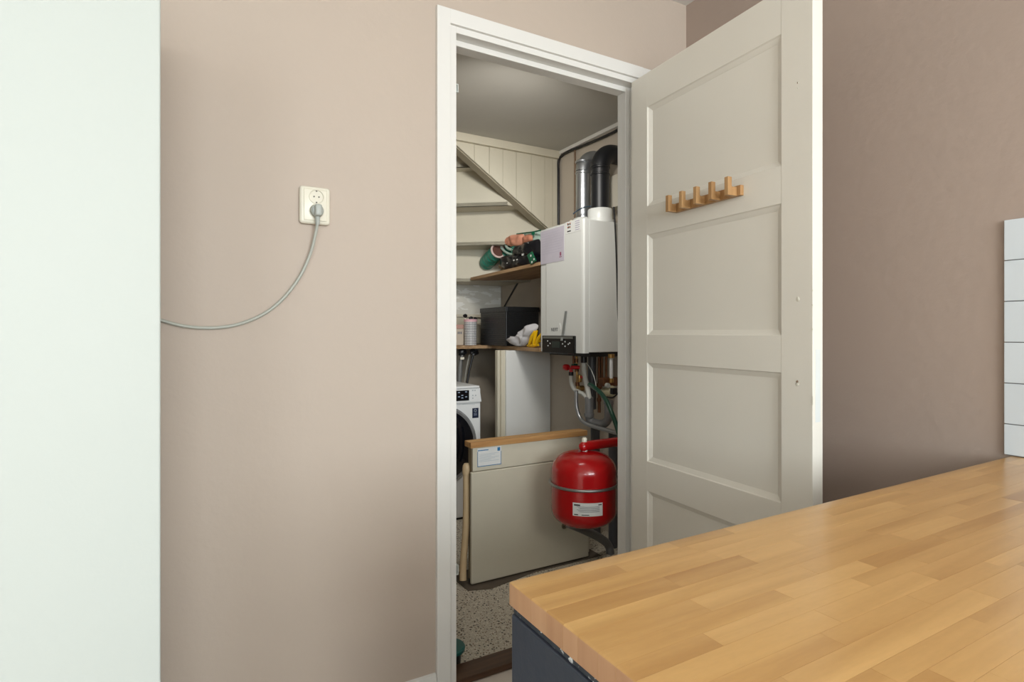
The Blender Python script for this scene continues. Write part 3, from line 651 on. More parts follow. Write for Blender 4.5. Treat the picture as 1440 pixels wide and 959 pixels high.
# grey waste: tundish, U bend
wp = thing('waste_trap', 'grey plastic U-shaped drain trap below the boiler hoses', 'drain trap', P(840, 600, x=1.86))
b = NB(); q = P(828.5, 560, x=1.845); q2 = P(828.5, 583, x=1.845); lathe(b, [(0, 0), (.023, 0), (.023, .09), (.021, .095), (0, .095)], (q.x, q.y, q2.z), 'z', 24); obj('tundish', b, pvc_m, wp, smooth=True)
b = NB(); tube(b, spline([P(828.5, 583, x=1.845), P(829.5, 590, x=1.85), P(835, 594, x=1.86), P(842, 596, x=1.86), P(849, 596, x=1.86), P(855, 589, x=1.87), P(856, 578, x=1.87), P(856, 564, x=1.87)], 6), .0225, 20); obj('u_bend', b, pvc_m, wp, smooth=True)
for px, py in ((828.5, 580), (832, 592), (850, 595), (856, 572)):
    pass
b = NB(); q = P(828.5, 584, x=1.845); lathe(b, [(.0, -.006), (.0265, -.006), (.0265, .010), (.0, .010)], q, 'z', 24); obj('ring', b, pvc_m, wp, smooth=True)
b = NB(); q = P(856, 566, x=1.87); lathe(b, [(.0, -.008), (.0265, -.008), (.0265, .010), (.0, .010)], q, 'z', 24); obj('ring', b, pvc_m, wp, smooth=True)
pipe('soil_pipe', [(832.5, 499), (832.5, 540), (832.5, 575)], 1.92, .0235, pvcdark_m, 'dark grey vertical pipe directly behind the pale drain hose', n=2)
pipe('drain_pipe', [(837, 597), (837, 640), (838, 700), (838, 760), (838, 850)], 1.95, .026, pvcdark_m, 'dark grey drain pipe to the floor, left one behind the red vessel', n=2)
pipe('drain_pipe', [(862, 606), (862, 640), (862, 700), (862, 760), (862, 860)], 1.93, .024, pvcdark_m, 'dark grey drain pipe to the floor beside the right door jamb', n=2)
pipe('waste_pipe', [(800, 736, 1.50), (815, 742, 1.58), (832, 750, 1.70), (846, 758, 1.80), (855, 766, 1.85), (858, 778, 1.86), (858, 810, 1.86)], 1.8, .021, pvc_m, 'grey waste pipe bending down below the red vessel')
pipe('steel_conduit', [(810.5, 549), (810.5, 563), (811.5, 575), (816, 588), (824, 595.5), (836, 600), (850, 604), (872, 610)], 1.80, .0105, galv_m, 'shiny steel conduit curving right under the boiler')
pipe('green_hose', [(829, 541, 1.80), (836, 545, 1.78), (845, 553, 1.77), (853, 564, 1.76), (860, 580, 1.75), (866, 596, 1.75), (872, 616, 1.75)], 1.78, .011, green_m, 'dark green hose slanting down to the right door jamb', 'hose')
pipe('white_wire', [(824, 510), (829, 516), (834, 526), (837, 536), (838.5, 545)], 1.82, .002, hose_m, 'thin white wire beside the pale drain hose', 'wire')
pipe('dark_cable', [(872, 549), (866, 556), (860, 559), (852, 558)], 1.80, .0035, black_m, 'short black cable at the brass gas valve')
cu1 = 'copper pipe dropping from the boiler, '
pipe('copper_pipe', [(842.5, 498), (842.5, 540), (842.5, 580)], 1.94, .0085, copper_m, cu1+'first one right of the dark grey pipe', ends=[((842.5, 543), .014, .03), ((842.5, 562), .012, .02)], cm=copper_m)
pipe('copper_pipe', [(846.5, 498), (846.5, 520), (846.5, 545)], 1.95, .0065, copper_m, cu1+'the thinner second one', n=2)
pipe('copper_pipe', [(852.5, 498), (852.5, 520), (852.5, 538)], 1.93, .007, copper_m, cu1+'left of the white pipe', n=2)
pipe('gas_pipe', [(859.5, 500), (859.5, 517), (859.5, 533)], 1.88, .0095, mat('white_pipe', srgb(216, 218, 220), .3), 'short white pipe above the brass gas valve', ends=[((859.5, 500.5), .017, .02), ((859.5, 535), .013, .022)], cm=brass_m)
pipe('copper_pipe', [(811, 500), (811, 515), (811.5, 530), (812, 548)], 1.85, .007, brass_m, 'brass pipe with fittings between the two pale hoses', ends=[((810.5, 507), .011, .022), ((811, 520), .012, .02), ((812, 540), .012, .02)], cm=copper_m)
pipe('copper_pipe', [(806.5, 499), (806.5, 506), (806.5, 514)], 1.84, .006, copper_m, 'short copper stub above the red valve cap', n=2)
gv = thing('gas_valve', 'round brass valve with a grey knob near the right door jamb', 'valve', P(858, 552, x=1.88))
q = P(857, 551, x=1.88); b = NB(); lathe(b, [(0, -.03), (.025, -.03), (.034, -.02), (.036, .01), (.03, .03), (0, .034)], q, 'y', 24); obj('valve_body', b, mat('aged_brass', srgb(176, 170, 140), .45, var=.1, vscale=20), gv, smooth=True)
b = NB(); box(b, q.x-.05, q.x+.05, q.y-.015, q.y+.03, q.z+.03, q.z+.075, .006); obj('manifold', b, copper_m, gv)
b = NB(); q3 = P(853, 542, x=1.85); lathe(b, [(0, -.016), (.012, -.016), (.014, 0), (.014, .02), (0, .02)], q3, 'y', 20); obj('knob', b, greyplas_m, gv, smooth=True)
b = NB(); q3 = P(863, 550, x=1.84); box(b, q3.x-.014, q3.x+.014, q3.y-.012, q3.y+.012, q3.z-.016, q3.z+.016, .003); obj('switch', b, black_m, gv)
bc = thing('ball_valve', 'small brass valve with a red lever between the two pale hoses', 'valve', P(814, 534, x=1.84))
q = P(815, 532, x=1.84); b = NB(); lathe(b, [(0, -.02), (.012, -.02), (.016, 0), (.012, .02), (0, .02)], q, 'z', 20); obj('valve_body', b, brass_m, bc, smooth=True)
b = NB(); box(b, q.x-.006, q.x+.006, q.y-.035, q.y+.012, q.z+.002, q.z+.014, .003); obj('lever', b, redplas_m, bc)
q = P(817, 546, x=1.86); b = NB(); lathe(b, [(0, -.014), (.015, -.014), (.015, .014), (0, .014)], q, 'x', 18); obj('nut', b, brass_m, bc, smooth=True)

# ---------------------------------------------------------------- red expansion vessel
VX, VY, VR = 1.478, 1.979, .142
vz1 = .618; vz0 = .300
ev = thing('expansion_vessel', 'round red expansion vessel with a grey clamp band and white label', 'expansion vessel', (VX, VY, vz0))
prof = [(0, vz0)]
for k in range(1, 9): a = math.pi/2*k/8; prof.append((VR*(math.sin(a)**.62), vz0+.070*(1-math.cos(a))))
prof.append((VR, vz1-.085))
for k in range(1, 11): a = math.pi/2*k/10; prof.append((VR*(math.cos(a)**.72) if k < 10 else 0, vz1-.085+.085*math.sin(a)))
b = NB(); lathe(b, prof, (VX, VY, 0), 'z', 64); obj('tank', b, red_m, ev, smooth=True)
zb_ = P(821, 696, y=VY-VR).z+.006
b = NB(); n = 64; pts = [(VX+(VR+.004)*math.cos(2*math.pi*k/n), VY+(VR+.004)*math.sin(2*math.pi*k/n), zb_) for k in range(n+1)]
tube(b, pts, .0062, 10, cap=False); obj('clamp_band', b, steel_m, ev, smooth=True)
b = NB(); box(b, VX+.09, CX, VY-.012, VY+.012, zb_-.008, zb_+.008); obj('wall_arm', b, steel_m, ev)
# label wrapped on the tank
def wrap(bm, a0, a1, z0, z1, r, n=8):
    lo = []; hi = []
    for k in range(n+1):
        a = a0+(a1-a0)*k/n; lo.append(bm.verts.new((VX+r*math.cos(a), VY+r*math.sin(a), z0))); hi.append(bm.verts.new((VX+r*math.cos(a), VY+r*math.sin(a), z1)))
    for k in range(n): bm.faces.new([lo[k], lo[k+1], hi[k+1], hi[k]])
ac = math.atan2(-VY, -VX)                      # azimuth that looks back to the viewer
lz1 = P(827, 706.5, y=VY-VR*.8).z; lz0 = P(827, 725, y=VY-VR*.8).z
A0, A1 = ac-.32, ac+.57
b = NB(); wrap(b, A0, A1, lz0, lz1, VR+.0008); lb = obj('label_sticker', b, paper_m, ev, label='white printed label')
b = NB(); wrap(b, A0+.04, A0+.22, lz1-.012, lz1-.006, VR+.0014, 3); wrap(b, A1-.14, A1-.03, lz1-.010, lz1-.006, VR+.0014, 3); wrap(b, A0+.04, A0+.16, lz0+.004, lz0+.008, VR+.0014, 3); wrap(b, A0+.26, A0+.48, lz0+.004, lz0+.007, VR+.0014, 3)
obj('print_bold', b, inkdark_m, lb, kind='stuff')
b = NB()
for k in range(6): wrap(b, A0+.12+.04*(k % 3), A1-.10, lz1-.016-k*.0042, lz1-.0145-k*.0042, VR+.0014, 5)
obj('print_lines', b, ink_m, lb, kind='stuff')
# red feed pipe on top
b = NB(); zt = P(822, 627, y=VY).z
tube(b, spline([(VX-.002, VY, zt-.006), (VX+.006, VY, zt), (VX+.06, VY, zt), (VX+.30, VY, zt), (CX-.001, VY, zt)], 4), .021, 20); blob(b, (VX+.0, VY, zt-.002), (.023, .022, .022), 0, 1, 0, 2)
obj('feed_pipe', b, red_m, ev, smooth=True)
b = NB(); lathe(b, [(0, 0), (.012, 0), (.013, .012), (.010, .030), (0, .030)], (VX+.004, VY, vz1-.006), 'z', 18); obj('nipple', b, paper_m, ev, smooth=True)
b = NB(); lathe(b, [(0, 0), (.011, 0), (.011, .014), (.007, .019), (0, .019)], (VX+.004, VY, zt+.018), 'z', 18); obj('valve_cap', b, ivory_m, ev, smooth=True)

# ---------------------------------------------------------------- leaning cream board
PY = 2.27
bd = thing('cupboard_front', 'cream cupboard front standing on the terrazzo behind the red vessel', 'board', (1.4, PY, 0))
x0 = 1.077; x1 = P(828, 700, y=PY).x
z_top = P(700, 625, y=PY).z; zj = P(700, 659.5, y=PY).z
b = NB(); box(b, x0, x1, PY, PY+.018, .010, zj-.001, .004); obj('lower_panel', b, cream_m, bd)
b = NB(); box(b, x0+.008, x1-.02, PY+.002, PY+.018, zj+.002, z_top-.004, .002); obj('upper_panel', b, cream_m, bd)
b = NB(); box(b, x0+.01, x1-.03, PY+.0185, PY+.055, .02, z_top-.004, .002); obj('backing_frame', b, mat('aged_brown_paint', srgb(140, 126, 100), .7), bd)
b = NB(); box(b, x0-.006, x1-.012, PY-.006, PY+.060, z_top-.004, z_top+.022, .002); obj('top_batten', b, pine_m, bd, label='bare pine batten')
b = NB(); box(b, x0+.01, x1-.01, PY+.019, PY+.05, .004, .0195); obj('bottom_rail', b, black_m, bd)
for sx in (x1+.0015,):
    b = NB(); box(b, x1+.0002, x1+.006, PY+.004, PY+.05, .03, zj-.1, .002); obj('edge_strip', b, cream_m, bd)
q = P(793.5, 739, y=PY); b = NB(); lathe(b, [(.012, 0), (.0165, 0), (.0165, -.002), (.011, -.003), (.010, 0)], (q.x, PY-.0002, q.z), 'y', 24); lathe(b, [(0, 0), (.004, 0), (.004, -.002), (0, -.002)], (q.x, PY-.0002, q.z), 'y', 10); obj('round_catch', b, mat('catch_olive', srgb(136, 130, 108), .5), bd)
q0 = P(671.5, 631, y=PY); q1 = P(705, 652, y=PY)
b = NB(); box(b, q0.x, q1.x, PY+.0008, PY+.0018, q1.z-.002, q0.z, 0); lb = obj('label_sticker', b, paper_m, bd, label='white and blue printed sticker')
b = NB(); box(b, q0.x+.002, q0.x+.055, PY+.0002, PY+.0007, q0.z-.012, q0.z-.008); box(b, q1.x-.02, q1.x-.006, PY+.0002, PY+.0007, q0.z-.020, q0.z-.004); box(b, q0.x, q1.x, PY+.0002, PY+.0007, q1.z-.002, q1.z+.001); box(b, q1.x-.0025, q1.x, PY+.0002, PY+.0007, q1.z, q0.z-.022); box(b, q0.x, q0.x+.0025, PY+.0002, PY+.0007, q1.z, q0.z-.014)
obj('print_blue', b, blue_m, lb)
b = NB()
for k in range(7): box(b, q0.x+.008, q1.x-.012-.02*(k % 3), PY+.0003, PY+.0007, q0.z-.028-k*.0055, q0.z-.0268-k*.0055)
obj('print_lines', b, mat('ink_pale', srgb(170, 186, 196), .6), lb, kind='stuff')
# dark sill board on the floor under it
b = NB(); prism(b, [(.86, 2.44, .0002), (.86, 2.40, .0002), P(641, 817, z=.0002), P(658, 831, z=.0002), P(690, 828.5, z=.0002), (1.40, 2.262, .0002), (1.80, 2.262, .0002), (1.80, 2.44, .0002)], (0, 0, .0035)); tag(obj('floor_strip', b, mat('dirty_brown', srgb(96, 86, 74), .8, var=.15, vscale=8)), 'flat dirty brown board on the floor under the cream cupboard front', 'floor board')

# beige tube
bt = thing('beige_tube', 'beige plastic tube with an elbow leaning left of the cream board', 'tube', P(651, 817, y=2.32))
ptop = P(656, 664, y=2.33); pbot = P(651, 816, y=2.30)
b = NB(); tube(b, spline([pbot, P(651.5, 790, y=2.315), P(655, 745, y=2.32), P(656, 700, y=2.325), ptop], 5), .0158, 20); obj('pipe', b, beige_m, bt, smooth=True)
b = NB(); q = ptop; lathe(b, [(0, -.006), (.019, -.006), (.019, .018), (.017, .03), (.011, .040), (0, .043)], q, 'z', 24); blob(b, q+Vector((.010, .0, .016)), (.020, .018, .020), 0, 1, 0, 3); obj('elbow', b, beige_m, bt, smooth=True)
# tub with teal lid
tb = thing('small_tub', 'small black tub with a teal lid just inside the threshold', 'tub', (.768, 1.785, 0))
b = NB(); lathe(b, [(0, 0), (.034, 0), (.038, .046), (0, .046)], (.768, 1.785, 0), 'z', 28); obj('body', b, black_m, tb, smooth=True)
b = NB(); lathe(b, [(0, .0462), (.049, .0462), (.050, .056), (.046, .061), (.012, .063), (.010, .068), (0, .068)], (.768, 1.785, 0), 'z', 28); obj('lid', b, mat('teal_lid', srgb(30, 96, 92), .35), tb, smooth=True)

# ---------------------------------------------------------------- washing machine
wm = thing('washing_machine', 'white front-loading washing machine under the stairs', 'washing machine', (1.25, 3.1, 0))
wx0, wx1, wy, wz = .945, P(677, 600, y=3.1).x, 3.1, .812
b = NB(); box(b, wx0, wx1, wy+.012, wy+.58, .015, wz-.02, .006); obj('body', b, washer_m, wm)
b = NB(); box(b, wx0+.001, wx1-.010, wy+.002, wy+.585, wz-.0198, wz-.004, .006, 3); obj('top_panel', b, washer_m, wm, smooth=True)
zf = P(660, 566, y=wy).z
b = NB(); prism(b, [(wx0, wy+.012, zf+.001), (wx1, wy+.012, zf+.001), (wx1-.012, wy+.012, wz-.021), (wx0, wy+.012, wz-.021)], (0, -.012, 0)); fp = obj('control_fascia', b, washer_m, wm)
b = NB(); box(b, wx0+.12, P(659.5, 556, y=wy).x, wy-.003, wy-.0002, P(650, 563.5, y=wy).z, P(650, 549, y=wy).z, .001); dp = obj('display', b, blackgloss_m, fp)
b = NB()
for px, py in ((646, 552), (646, 558), (650.5, 556), (650.5, 559.5), (656, 551), (656, 558)):
    q = P(px, py, y=wy-.004); box(b, q.x-.008, q.x+.004, wy-.0036, wy-.0031, q.z-.003, q.z+.003)
obj('display_print', b, mat('pale_blue_print', srgb(150, 165, 185), .5), dp) if False else obj('fascia_print', b, mat('pale_blue_print', srgb(150, 165, 185), .5), fp)
b = NB()
for px, py in ((665, 549), (668, 549), (665, 556), (669, 556), (665, 560)):
    q = P(px, py, y=wy-.001); box(b, q.x-.004, q.x+.004, wy-.0006, wy-.0001, q.z-.004, q.z+.004)
for px in range(652, 669, 2): q = P(px, 568.5, y=wy); box(b, q.x-.003, q.x+.003, wy+.0112, wy+.0118, q.z-.002, q.z+.001)
obj('small_print', b, mat('print_grey', srgb(176, 182, 186), .6), fp)
b = NB(); box(b, P(665.3, 580, y=wy).x, P(674, 580, y=wy).x, wy+.0108, wy+.0119, P(670, 588, y=wy).z, P(670, 574, y=wy).z); es_ = obj('energy_sticker', b, mat('navy_sticker', srgb(26, 34, 58), .3), wm, label='navy sticker')
b = NB(); q = P(669.5, 577.5, y=wy); lathe(b, [(.010, 0), (.010, -.0006), (.007, -.0006), (.007, 0)], (q.x, wy+.0105, q.z), 'y', 16)
for k in range(3): box(b, q.x-.010, q.x+.010, wy+.0099, wy+.0106, q.z-.018-k*.006, q.z-.016-k*.006)
obj('sticker_print', b, mat('sticker_print', srgb(160, 170, 190), .5), es_)
pc = P(619.4, 627, y=wy); prr = .2365
b = NB(); lathe(b, [(prr-.024, 0), (prr-.002, 0), (prr, -.010), (prr-.012, -.022), (prr-.024, -.020)], (pc.x, wy+.0115, pc.z), 'y', 64); obj('door_ring', b, mat('ring_chrome', srgb(170, 172, 174), .2, metal=.6), wm, smooth=True)
b = NB(); lathe(b, [(prr-.0245, 0), (prr-.0245, -.020), (prr-.05, -.030), (.09, -.042), (0, -.045)], (pc.x, wy+.0115, pc.z), 'y', 64); obj('door_glass', b, glassdark_m, wm, smooth=True)
b = NB(); box(b, wx0+.02, wx1-.02, wy+.03, wy+.07, 0, .0148); box(b, wx0+.02, wx1-.02, wy+.5, wy+.55, 0, .0148); obj('feet', b, black_m, wm)

# ---------------------------------------------------------------- shelves
LZ = H-.092
sf = thing('lower_shelf', 'L-shaped bare wooden shelf at mid height carrying the black basket', 'shelf', (1.8, 3.3, LZ-.022))
b = NB(); box(b, 1.15, CX-.001, 3.50, 3.834, LZ-.022, LZ, .0015); obj('shelf_board', b, shelf_m, sf)
b = NB(); prism(b, [(1.735, 2.745, LZ-.022), (1.82, 3.499, LZ-.022), (CX-.001, 3.499, LZ-.022), (CX-.001, 2.745, LZ-.022)], (0, 0, .022)); obj('shelf_board', b, shelf_m, sf)
b = NB(); box(b, CX-.03, CX-.0005, 3.18, 3.45, LZ-.05, LZ-.0225); obj('batten', b, shelf_m, sf)
us = thing('upper_shelf', 'bare wooden shelf left of the boiler carrying crumpled bags', 'shelf', (1.85, 3.2, 1.5))
a1 = P(660.5, 393.5, y=3.56); n1 = P(757, 374, x=1.735)
b = NB(); ta = Vector((a1.x, 3.545, 1.494)); tb_ = Vector((1.735, 2.745, 1.520)); tcv = Vector((CX-.001, 2.745, 1.520)); td = Vector((CX-.001, 3.38, 1.499)); te = Vector((a1.x+.12, 3.49, 1.494))
prism(b, [ta, tb_, tcv, td, te], (0, 0, .020)); obj('shelf_board', b, shelf_m, us)
b = NB(); s0 = P(727, 399, x=1.90); s1 = P(708.5, 432, x=2.045); prism(b, [s0+Vector((0, -.012, 0)), s0+Vector((0, .012, 0)), s1+Vector((0, .012, 0)), s1+Vector((0, -.012, 0))], (.006, 0, .004)); obj('bracket', b, mat('bracket_dark', srgb(50, 52, 54), .4, metal=.4), us)

# white board + post
wbx0 = P(712, 550, y=3.10).x
b = NB(); box(b, wbx0, CX-.006, 3.10, 3.118, .01, LZ-.024, .0015); tag(obj('white_board', b, mat('white_melamine', srgb(232, 234, 232), .35)), 'smooth white board standing upright under the lower shelf behind the pine-topped cream board', 'board')
pn = thing('door_post', 'cream wooden post between the white board and the dim recess', 'post', (1.7, 3.14, 0))
b = NB(); box(b, wbx0-.026, wbx0+.03, 3.1185, 3.165, 0, LZ-.0225, .003); obj('upright', b, cream_m, pn)
b = NB(); box(b, wbx0-.046, wbx0-.0265, 3.13, 3.165, 0, LZ-.0225, .003); obj('side_strip', b, cream_m, pn)

# ---------------------------------------------------------------- things on the lower shelf
bk = thing('storage_basket', 'black woven plastic basket on the lower shelf', 'basket', (1.9, 3.4, LZ))
kx0, kx1, ky0, ky1, kz1 = 1.778, 2.035, 3.19, 3.60, P(711, 431, x=1.778).z
ky0 = P(711.5, 460, x=kx0).y
def lattice(x0, x1, y0, y1, z0, z1, nh, nv):
    b = NB(); L_ = (x1-x0) if abs(x1-x0) > abs(y1-y0) else (y1-y0)
    for k in range(nv+1):
        f = k/nv
        if x1-x0 > y1-y0: c = x0+f*(x1-x0); box(b, c-.0042, c+.0042, y0, y1, z0, z1)
        else: c = y0+f*(y1-y0); box(b, x0, x1, c-.0042, c+.0042, z0, z1)
    for k in range(nh+1):
        c = z0+(z1-z0)*k/nh
        if x1-x0 > y1-y0: box(b, x0, x1, y0-.0008, y1+.0008, c-.0038, c+.0038)
        else: box(b, x0-.0008, x1+.0008, y0, y1, c-.0038, c+.0038)
    return b
kb = mat('basket_black', srgb(30, 32, 34), .35, bump=.3, bscale=90)
obj('woven_side', lattice(kx0, kx0+.004, ky0+.01, ky1-.01, LZ+.008, kz1-.03, 16, 30), kb, bk)
obj('woven_side', lattice(kx0+.01, kx1-.01, ky0, ky0+.004, LZ+.008, kz1-.03, 16, 20), kb, bk)
b = NB(); box(b, kx1-.004, kx1, ky0+.01, ky1-.01, LZ+.006, kz1-.02); box(b, kx0+.01, kx1-.01, ky1-.004, ky1, LZ+.006, kz1-.02); obj('rear_side', b, kb, bk)
b = NB(); box(b, kx0, kx1, ky0, ky1, LZ+.0005, LZ+.006, .002); obj('base', b, kb, bk)
b = NB()
for X0, X1, Y0, Y1 in ((kx0-.003, kx0+.006, ky0-.003, ky1+.003), (kx1-.006, kx1+.001, ky0-.003, ky1+.003), (kx0+.0062, kx1-.0062, ky0-.003, ky0+.006), (kx0+.0062, kx1-.0062, ky1-.006, ky1+.003)): box(b, X0, X1, Y0, Y1, kz1-.032, kz1, .002)
obj('rim', b, kb, bk)
b = NB(); tube(b, [(kx0+.006, ky0+.006, LZ+.006), (kx0+.006, ky0+.006, kz1-.033)], .0085, 12); obj('corner_post', b, kb, bk, smooth=True)
b = NB(); box(b, kx0+.012, kx1-.014, ky0+.012, ky1-.014, LZ+.0065, kz1-.05); obj('contents', b, mat('dark_contents', srgb(46, 44, 44), .9, var=.3, vscale=20), bk)
# cup with brushes
cx_ = P(661.5, 480, y=3.60); cr = .045; ctop = P(661, 449, y=3.6).z
cu = thing('utensil_cup', 'white grid-patterned cup with a pink rim on the lower shelf', 'cup', (cx_.x, 3.60, LZ))
b = NB(); lathe(b, [(0, .0005), (cr*.95, .0005), (cr, ctop-LZ-.018), (cr-.003, ctop-LZ-.018), (cr-.005, .006), (0, .006)], (cx_.x, 3.60, LZ), 'z', 32); obj('cup_body', b, check_m, cu, smooth=True)
b = NB(); lathe(b, [(cr-.003, ctop-LZ-.0178), (cr+.002, ctop-LZ-.0178), (cr+.002, ctop-LZ), (cr-.003, ctop-LZ)], (cx_.x, 3.60, LZ), 'z', 32); obj('cup_rim', b, pink_m, cu, smooth=True)
for k, (dx, hh, tilt) in enumerate(((-.022, .222, -.018), (0, .205, .004), (.026, .200, .012))):
    t = thing('brush', ['black-headed brush standing highest at the left of the grid cup', 'black brush in the middle of the grid cup', 'black brush leaning right in the grid cup'][k], 'brush', (cx_.x+dx, 3.60, LZ+.007), group='brushes in the grid cup')
    b = NB(); tube(b, [(cx_.x+dx, 3.60, LZ+.007), (cx_.x+dx+tilt, 3.60, LZ+hh-.02)], .003, 8); obj('handle', b, ivory_m, t)
    b = NB(); blob(b, (cx_.x+dx+tilt, 3.60, LZ+hh-.016), (.014, .012, .013), .4, 3, k, 3); obj('head', b, black_m, t, smooth=True)
# small box left of the cup
q = P(650.5, 456, y=3.66); b = NB(); bxx = thing('carton', 'small beige and pink carton left of the grid cup', 'carton', (q.x-.07, 3.7, LZ))
b = NB(); box(b, q.x-.12, q.x, 3.64, 3.74, LZ+.0005, LZ+.115, .002); obj('box_body', b, mat('carton_beige', srgb(196, 184, 168), .6), bxx)
b = NB(); box(b, q.x-.121, q.x+.001, 3.639, 3.741, LZ+.1155, LZ+.145, .002); obj('box_lid', b, mat('carton_pink', srgb(190, 150, 138), .6), bxx)
b = NB(); q2 = P(646.5, 468, y=3.64)
for dx in (-.012, 0, .012): box(b, q2.x+dx-.004, q2.x+dx+.004, 3.6385, 3.6398, q2.z-.008, q2.z+.008)
obj('print_mark', b, ink_m, bxx)
# white plastic bag and yellow gloves
wb = thing('plastic_bag', 'crumpled white plastic bag in front of the black basket', 'bag', (1.83, 2.98, LZ))
def bag(name, pix, x, r, m, parent, amp, seed, ridge=.15, sub=4):
    b = NB()
    for i, (px, py, rx, rz) in enumerate(pix):
        q = P(px, py, x=x); s = q.y/.85/F
        blob(b, q, (rx*s*.9, rx*s, rz*s), amp, 2.6, seed+i, sub, ridge=ridge)
    return obj(name, b, m, parent, smooth=True)
b = NB(); pillow(b, [(713, 479), (718, 474), (726, 475), (733, 466), (742, 458), (751, 455), (757, 458), (754, 466), (747, 474), (741, 484), (735, 487), (728, 487), (720, 484)], 1.775, .035, 3, .55); obj('bag_body', b, bag_m, wb, smooth=True)
gl = thing('rubber_gloves', 'bunch of bright yellow rubber gloves beside the white plastic bag', 'gloves', P(752, 489, x=1.80))
for k, pp in enumerate((((744, 485), (748, 475), (752, 467)), ((750, 486), (752, 476), (755, 466)), ((754, 487), (757, 478), (762, 470)), ((742, 487), (749, 487), (757, 486)), ((746, 480), (753, 482), (760, 480)))):
    pts = spline([P(a, c-1, x=1.755+.005*k) for a, c in pp], 5); b = NB(); n = len(pts); tube(b, pts, .01, 12, radii=[.006+.006*math.sin(math.pi*(i+.6)/(n+.2)) for i in range(n)]); obj('finger', b, yellow_m, gl, smooth=True)
b = NB(); blob(b, P(752, 481, x=1.80), (.025, .03, .022), .3, 3, 5, 3); obj('palm', b, mat('amber_rubber', srgb(200, 140, 20), .4), gl, smooth=True)
# tools hanging under the shelf
for k, (hx, bxp, lab) in enumerate(((650, 645, 'grey-shafted brush hanging under the lower shelf, the left one'), (667, 656, 'black-shafted squeegee hanging under the lower shelf, the right one'))):
    ztop = LZ-.023; t = thing(('brush', 'squeegee')[k], lab, ('brush', 'squeegee')[k], P(hx, 489, y=3.52+.03*k))
    yk = 3.56+.03*k
    q = P(hx, 494.5, y=yk); b = NB(); blob(b, q+Vector((0, 0, -.002)), (.032, .022, .026), .35, 2.5, 8+k, 3); tube(b, [q+Vector((0, 0, .0)), (q.x, yk, ztop-.001)], .004, 8); obj('head', b, black_m, t, smooth=True)
    if k == 0:
        b = NB(); tube(b, [q+Vector((-.0, 0, -.02)), P(647.5, 510, y=yk), P(646.5, 525, y=yk), P(645, 548, y=yk)], .01, 12, radii=[.012, .014, .019, .014]); obj('shaft', b, mat('shaft_grey', srgb(112, 112, 110), .4), t, smooth=True)
        b = NB(); q5 = P(649.5, 504, y=yk-.02); box(b, q5.x-.014, q5.x+.014, yk-.03, yk-.02, q5.z-.008, q5.z+.008, .002); obj('clip', b, ivory_m, t)
    else:
        b = NB(); tube(b, [P(665, 500, y=yk), P(660, 520, y=yk), P(655, 548, y=yk)], .008, 12); obj('shaft', b, black_m, t, smooth=True)
        b = NB(); tube(b, [P(660, 499, y=yk+.03), P(655.5, 520, y=yk+.03), P(652, 548, y=yk+.03)], .006, 12); obj('side_rod', b, mat('rod_grey', srgb(150, 148, 138), .4), t, smooth=True)

# ---------------------------------------------------------------- bags on the upper shelf
r1 = thing('teal_roll', 'ribbed teal rolled bag with an open mouth, leftmost on the upper shelf', 'bag', P(684, 382, x=1.80))
ax0 = P(681, 373, x=1.775); ax1 = P(700, 353, x=1.765); dv = ax1-ax0; nn = 22
b = NB(); pts = [ax0+dv*(i/nn) for i in range(nn+1)]; rad = [.050*(1-(1-min(1, (i+.6)/5))**2)**.5+.0025*math.sin(i*1.9) for i in range(nn+1)]
tube(b, pts, .05, 28, radii=rad); bmesh.ops.smooth_vert(b, verts=b.verts[:], factor=.1)
for v in b.verts: v.co += Vector((1, 1, 1))*.003*noise.noise(v.co*25)
obj('rolled_body', b, teal_m, r1, smooth=True)
dn = dv.normalized(); b = NB(); ring = []
tv = dn.orthogonal().normalized(); uv = dn.cross(tv)
pts = [ax1+dn*.004+(tv*math.cos(a)+uv*math.sin(a))*.047 for a in [2*math.pi*k/28 for k in range(29)]]
tube(b, pts, .007, 8, cap=False); obj('mouth_rim', b, mat('pinkish_rim', srgb(218, 196, 188), .5), r1, smooth=True)
b = NB(); tube(b, [ax1+dn*.0015, ax1+dn*.005], .044, 28); obj('mouth_inside', b, mat('brown_inside', srgb(96, 62, 52), .8), r1)
b = NB(); q = P(671, 381, x=1.80); blob(b, q, (.03, .035, .016), .3, 3, 2, 3); tag(obj('crumpled_rag', b, mat('beige_rag', srgb(180, 164, 138), .9, bump=.4), smooth=True), 'small beige rag at the far left corner of the upper shelf', 'rag')
b = NB(); q = P(706, 374, x=1.80); blob(b, q, (.02, .03, .018), .3, 3, 5, 3); tag(obj('crumpled_rag', b, mat('beige_rag', srgb(180, 164, 138), .9), smooth=True), 'small beige rag between the teal roll and the black bag', 'rag')
tg = thing('teal_bag', 'teal and white bag stuffed with peach cloth behind the black bag', 'bag', P(728, 380, x=1.86))
bag('bag_body', [(718, 360, 14, 14), (735, 352, 18, 14)], 1.86, 0, teal_m, tg, .2, 11, .02)
b = NB(); tube(b, spline([P(702, 343, x=1.80), P(706, 350, x=1.79), P(714, 356, x=1.785), P(724, 358, x=1.785), P(734, 354, x=1.785)], 6), .008, 10, radii=None); tube(b, spline([P(701, 341, x=1.80), P(704, 337, x=1.80), P(709, 336, x=1.80), P(710, 342, x=1.80), P(714, 349, x=1.79), P(722, 352, x=1.785)], 6), .009, 10)
obj('folded_edge', b, mint_m, tg, smooth=True)
b = NB(); pillow(b, [(734, 329), (744, 327), (759, 325), (759, 340), (749, 340), (742, 334)], 1.88, .03, 21, .4); obj('bag_top', b, mint_m, tg, smooth=True)
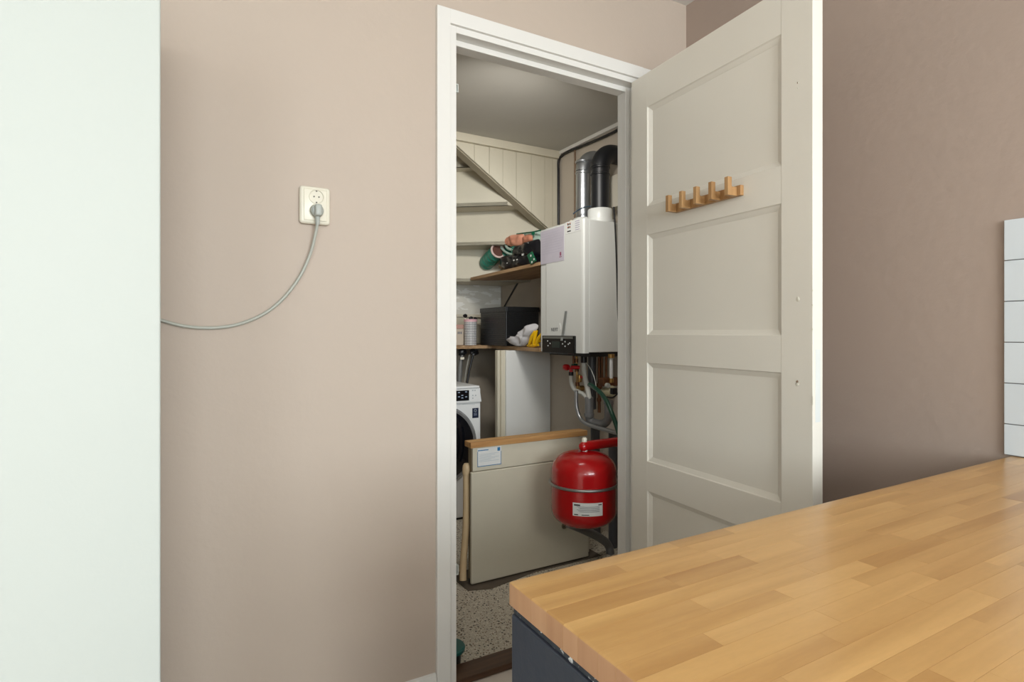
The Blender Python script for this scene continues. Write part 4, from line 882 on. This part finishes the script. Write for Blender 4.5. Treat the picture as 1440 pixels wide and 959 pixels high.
b = NB(); tube(b, spline([P(720, 330, x=1.84), P(735, 328, x=1.84), P(750, 326, x=1.84), P(760, 324, x=1.84)], 4), .0045, 8); obj('drawstring', b, greencard_m, tg, smooth=True)
b = NB(); q = P(749.5, 328, x=1.83); lathe(b, [(.006, 0), (.011, 0), (.011, -.004), (.006, -.004)], q, 'y', 16); obj('grommet', b, greencard_m, tg, smooth=True)
pc_ = thing('peach_cloth', 'folded peach cloth on top of the teal bag', 'cloth', P(727, 345, x=1.81))
b = NB(); pillow(b, [(710, 341), (714, 335), (720, 331), (729, 329.5), (737, 330), (737, 340), (732, 346), (722, 347), (714, 345)], 1.80, .03, 31, .5); obj('cloth_fold', b, peach_m, pc_, smooth=True)
b = NB(); pillow(b, [(737, 334), (742, 330), (748, 331), (749, 337), (745, 341), (738, 343)], 1.80, .02, 37, .4); obj('cloth_fold', b, mat('peach_cloth_dark', srgb(206, 136, 108), .85), pc_, smooth=True)
kbg = thing('black_bag', 'glossy black bag with white marks on the upper shelf beside the boiler', 'bag', P(735, 380, x=1.80))
b = NB(); pillow(b, [(703, 374), (705, 363), (713, 359), (722, 358), (734, 354), (746, 356), (759, 354), (759, 372), (742, 376), (728, 379), (712, 379)], 1.78, .035, 41, .5); pillow(b, [(722, 357), (724, 350), (732, 345), (744, 341), (759, 337), (759, 360), (746, 361), (734, 360)], 1.772, .035, 43, .5); obj('bag_body', b, mat('glossy_black_bag', srgb(18, 19, 26), .3, bump=.1, bscale=14), kbg, smooth=True)
b = NB()
for px, py, s in ((735, 358, .010), (738, 355, .008), (742, 342.5, .009), (722.5, 366, .007), (727, 365, .006), (713, 370, .005)):
    q = P(px, py, x=1.738); box(b, q.x-.001, q.x+.001, q.y-s, q.y+s, q.z-s*.6, q.z+s*.6)
obj('white_mark', b, paper_m, kbg)
gp = thing('green_packet', 'green packet with white marks leaning on the black bag', 'packet', P(748, 372, x=1.745))
q0 = P(742.5, 359, x=1.728); q1 = P(749, 354, x=1.728); q2 = P(754.5, 367, x=1.728); q3 = P(748, 372, x=1.728)
b = NB(); prism(b, [q0, q1, q2, q3], (-.008, 0, 0)); obj('pack_body', b, greencard_m, gp)
b = NB()
for px, py in ((746.5, 359.5), (751, 364.5), (748, 368.5)): q = P(px, py, x=1.719); box(b, q.x-.001, q.x, q.y-.006, q.y+.006, q.z-.006, q.z+.006)
obj('white_mark', b, paper_m, gp)
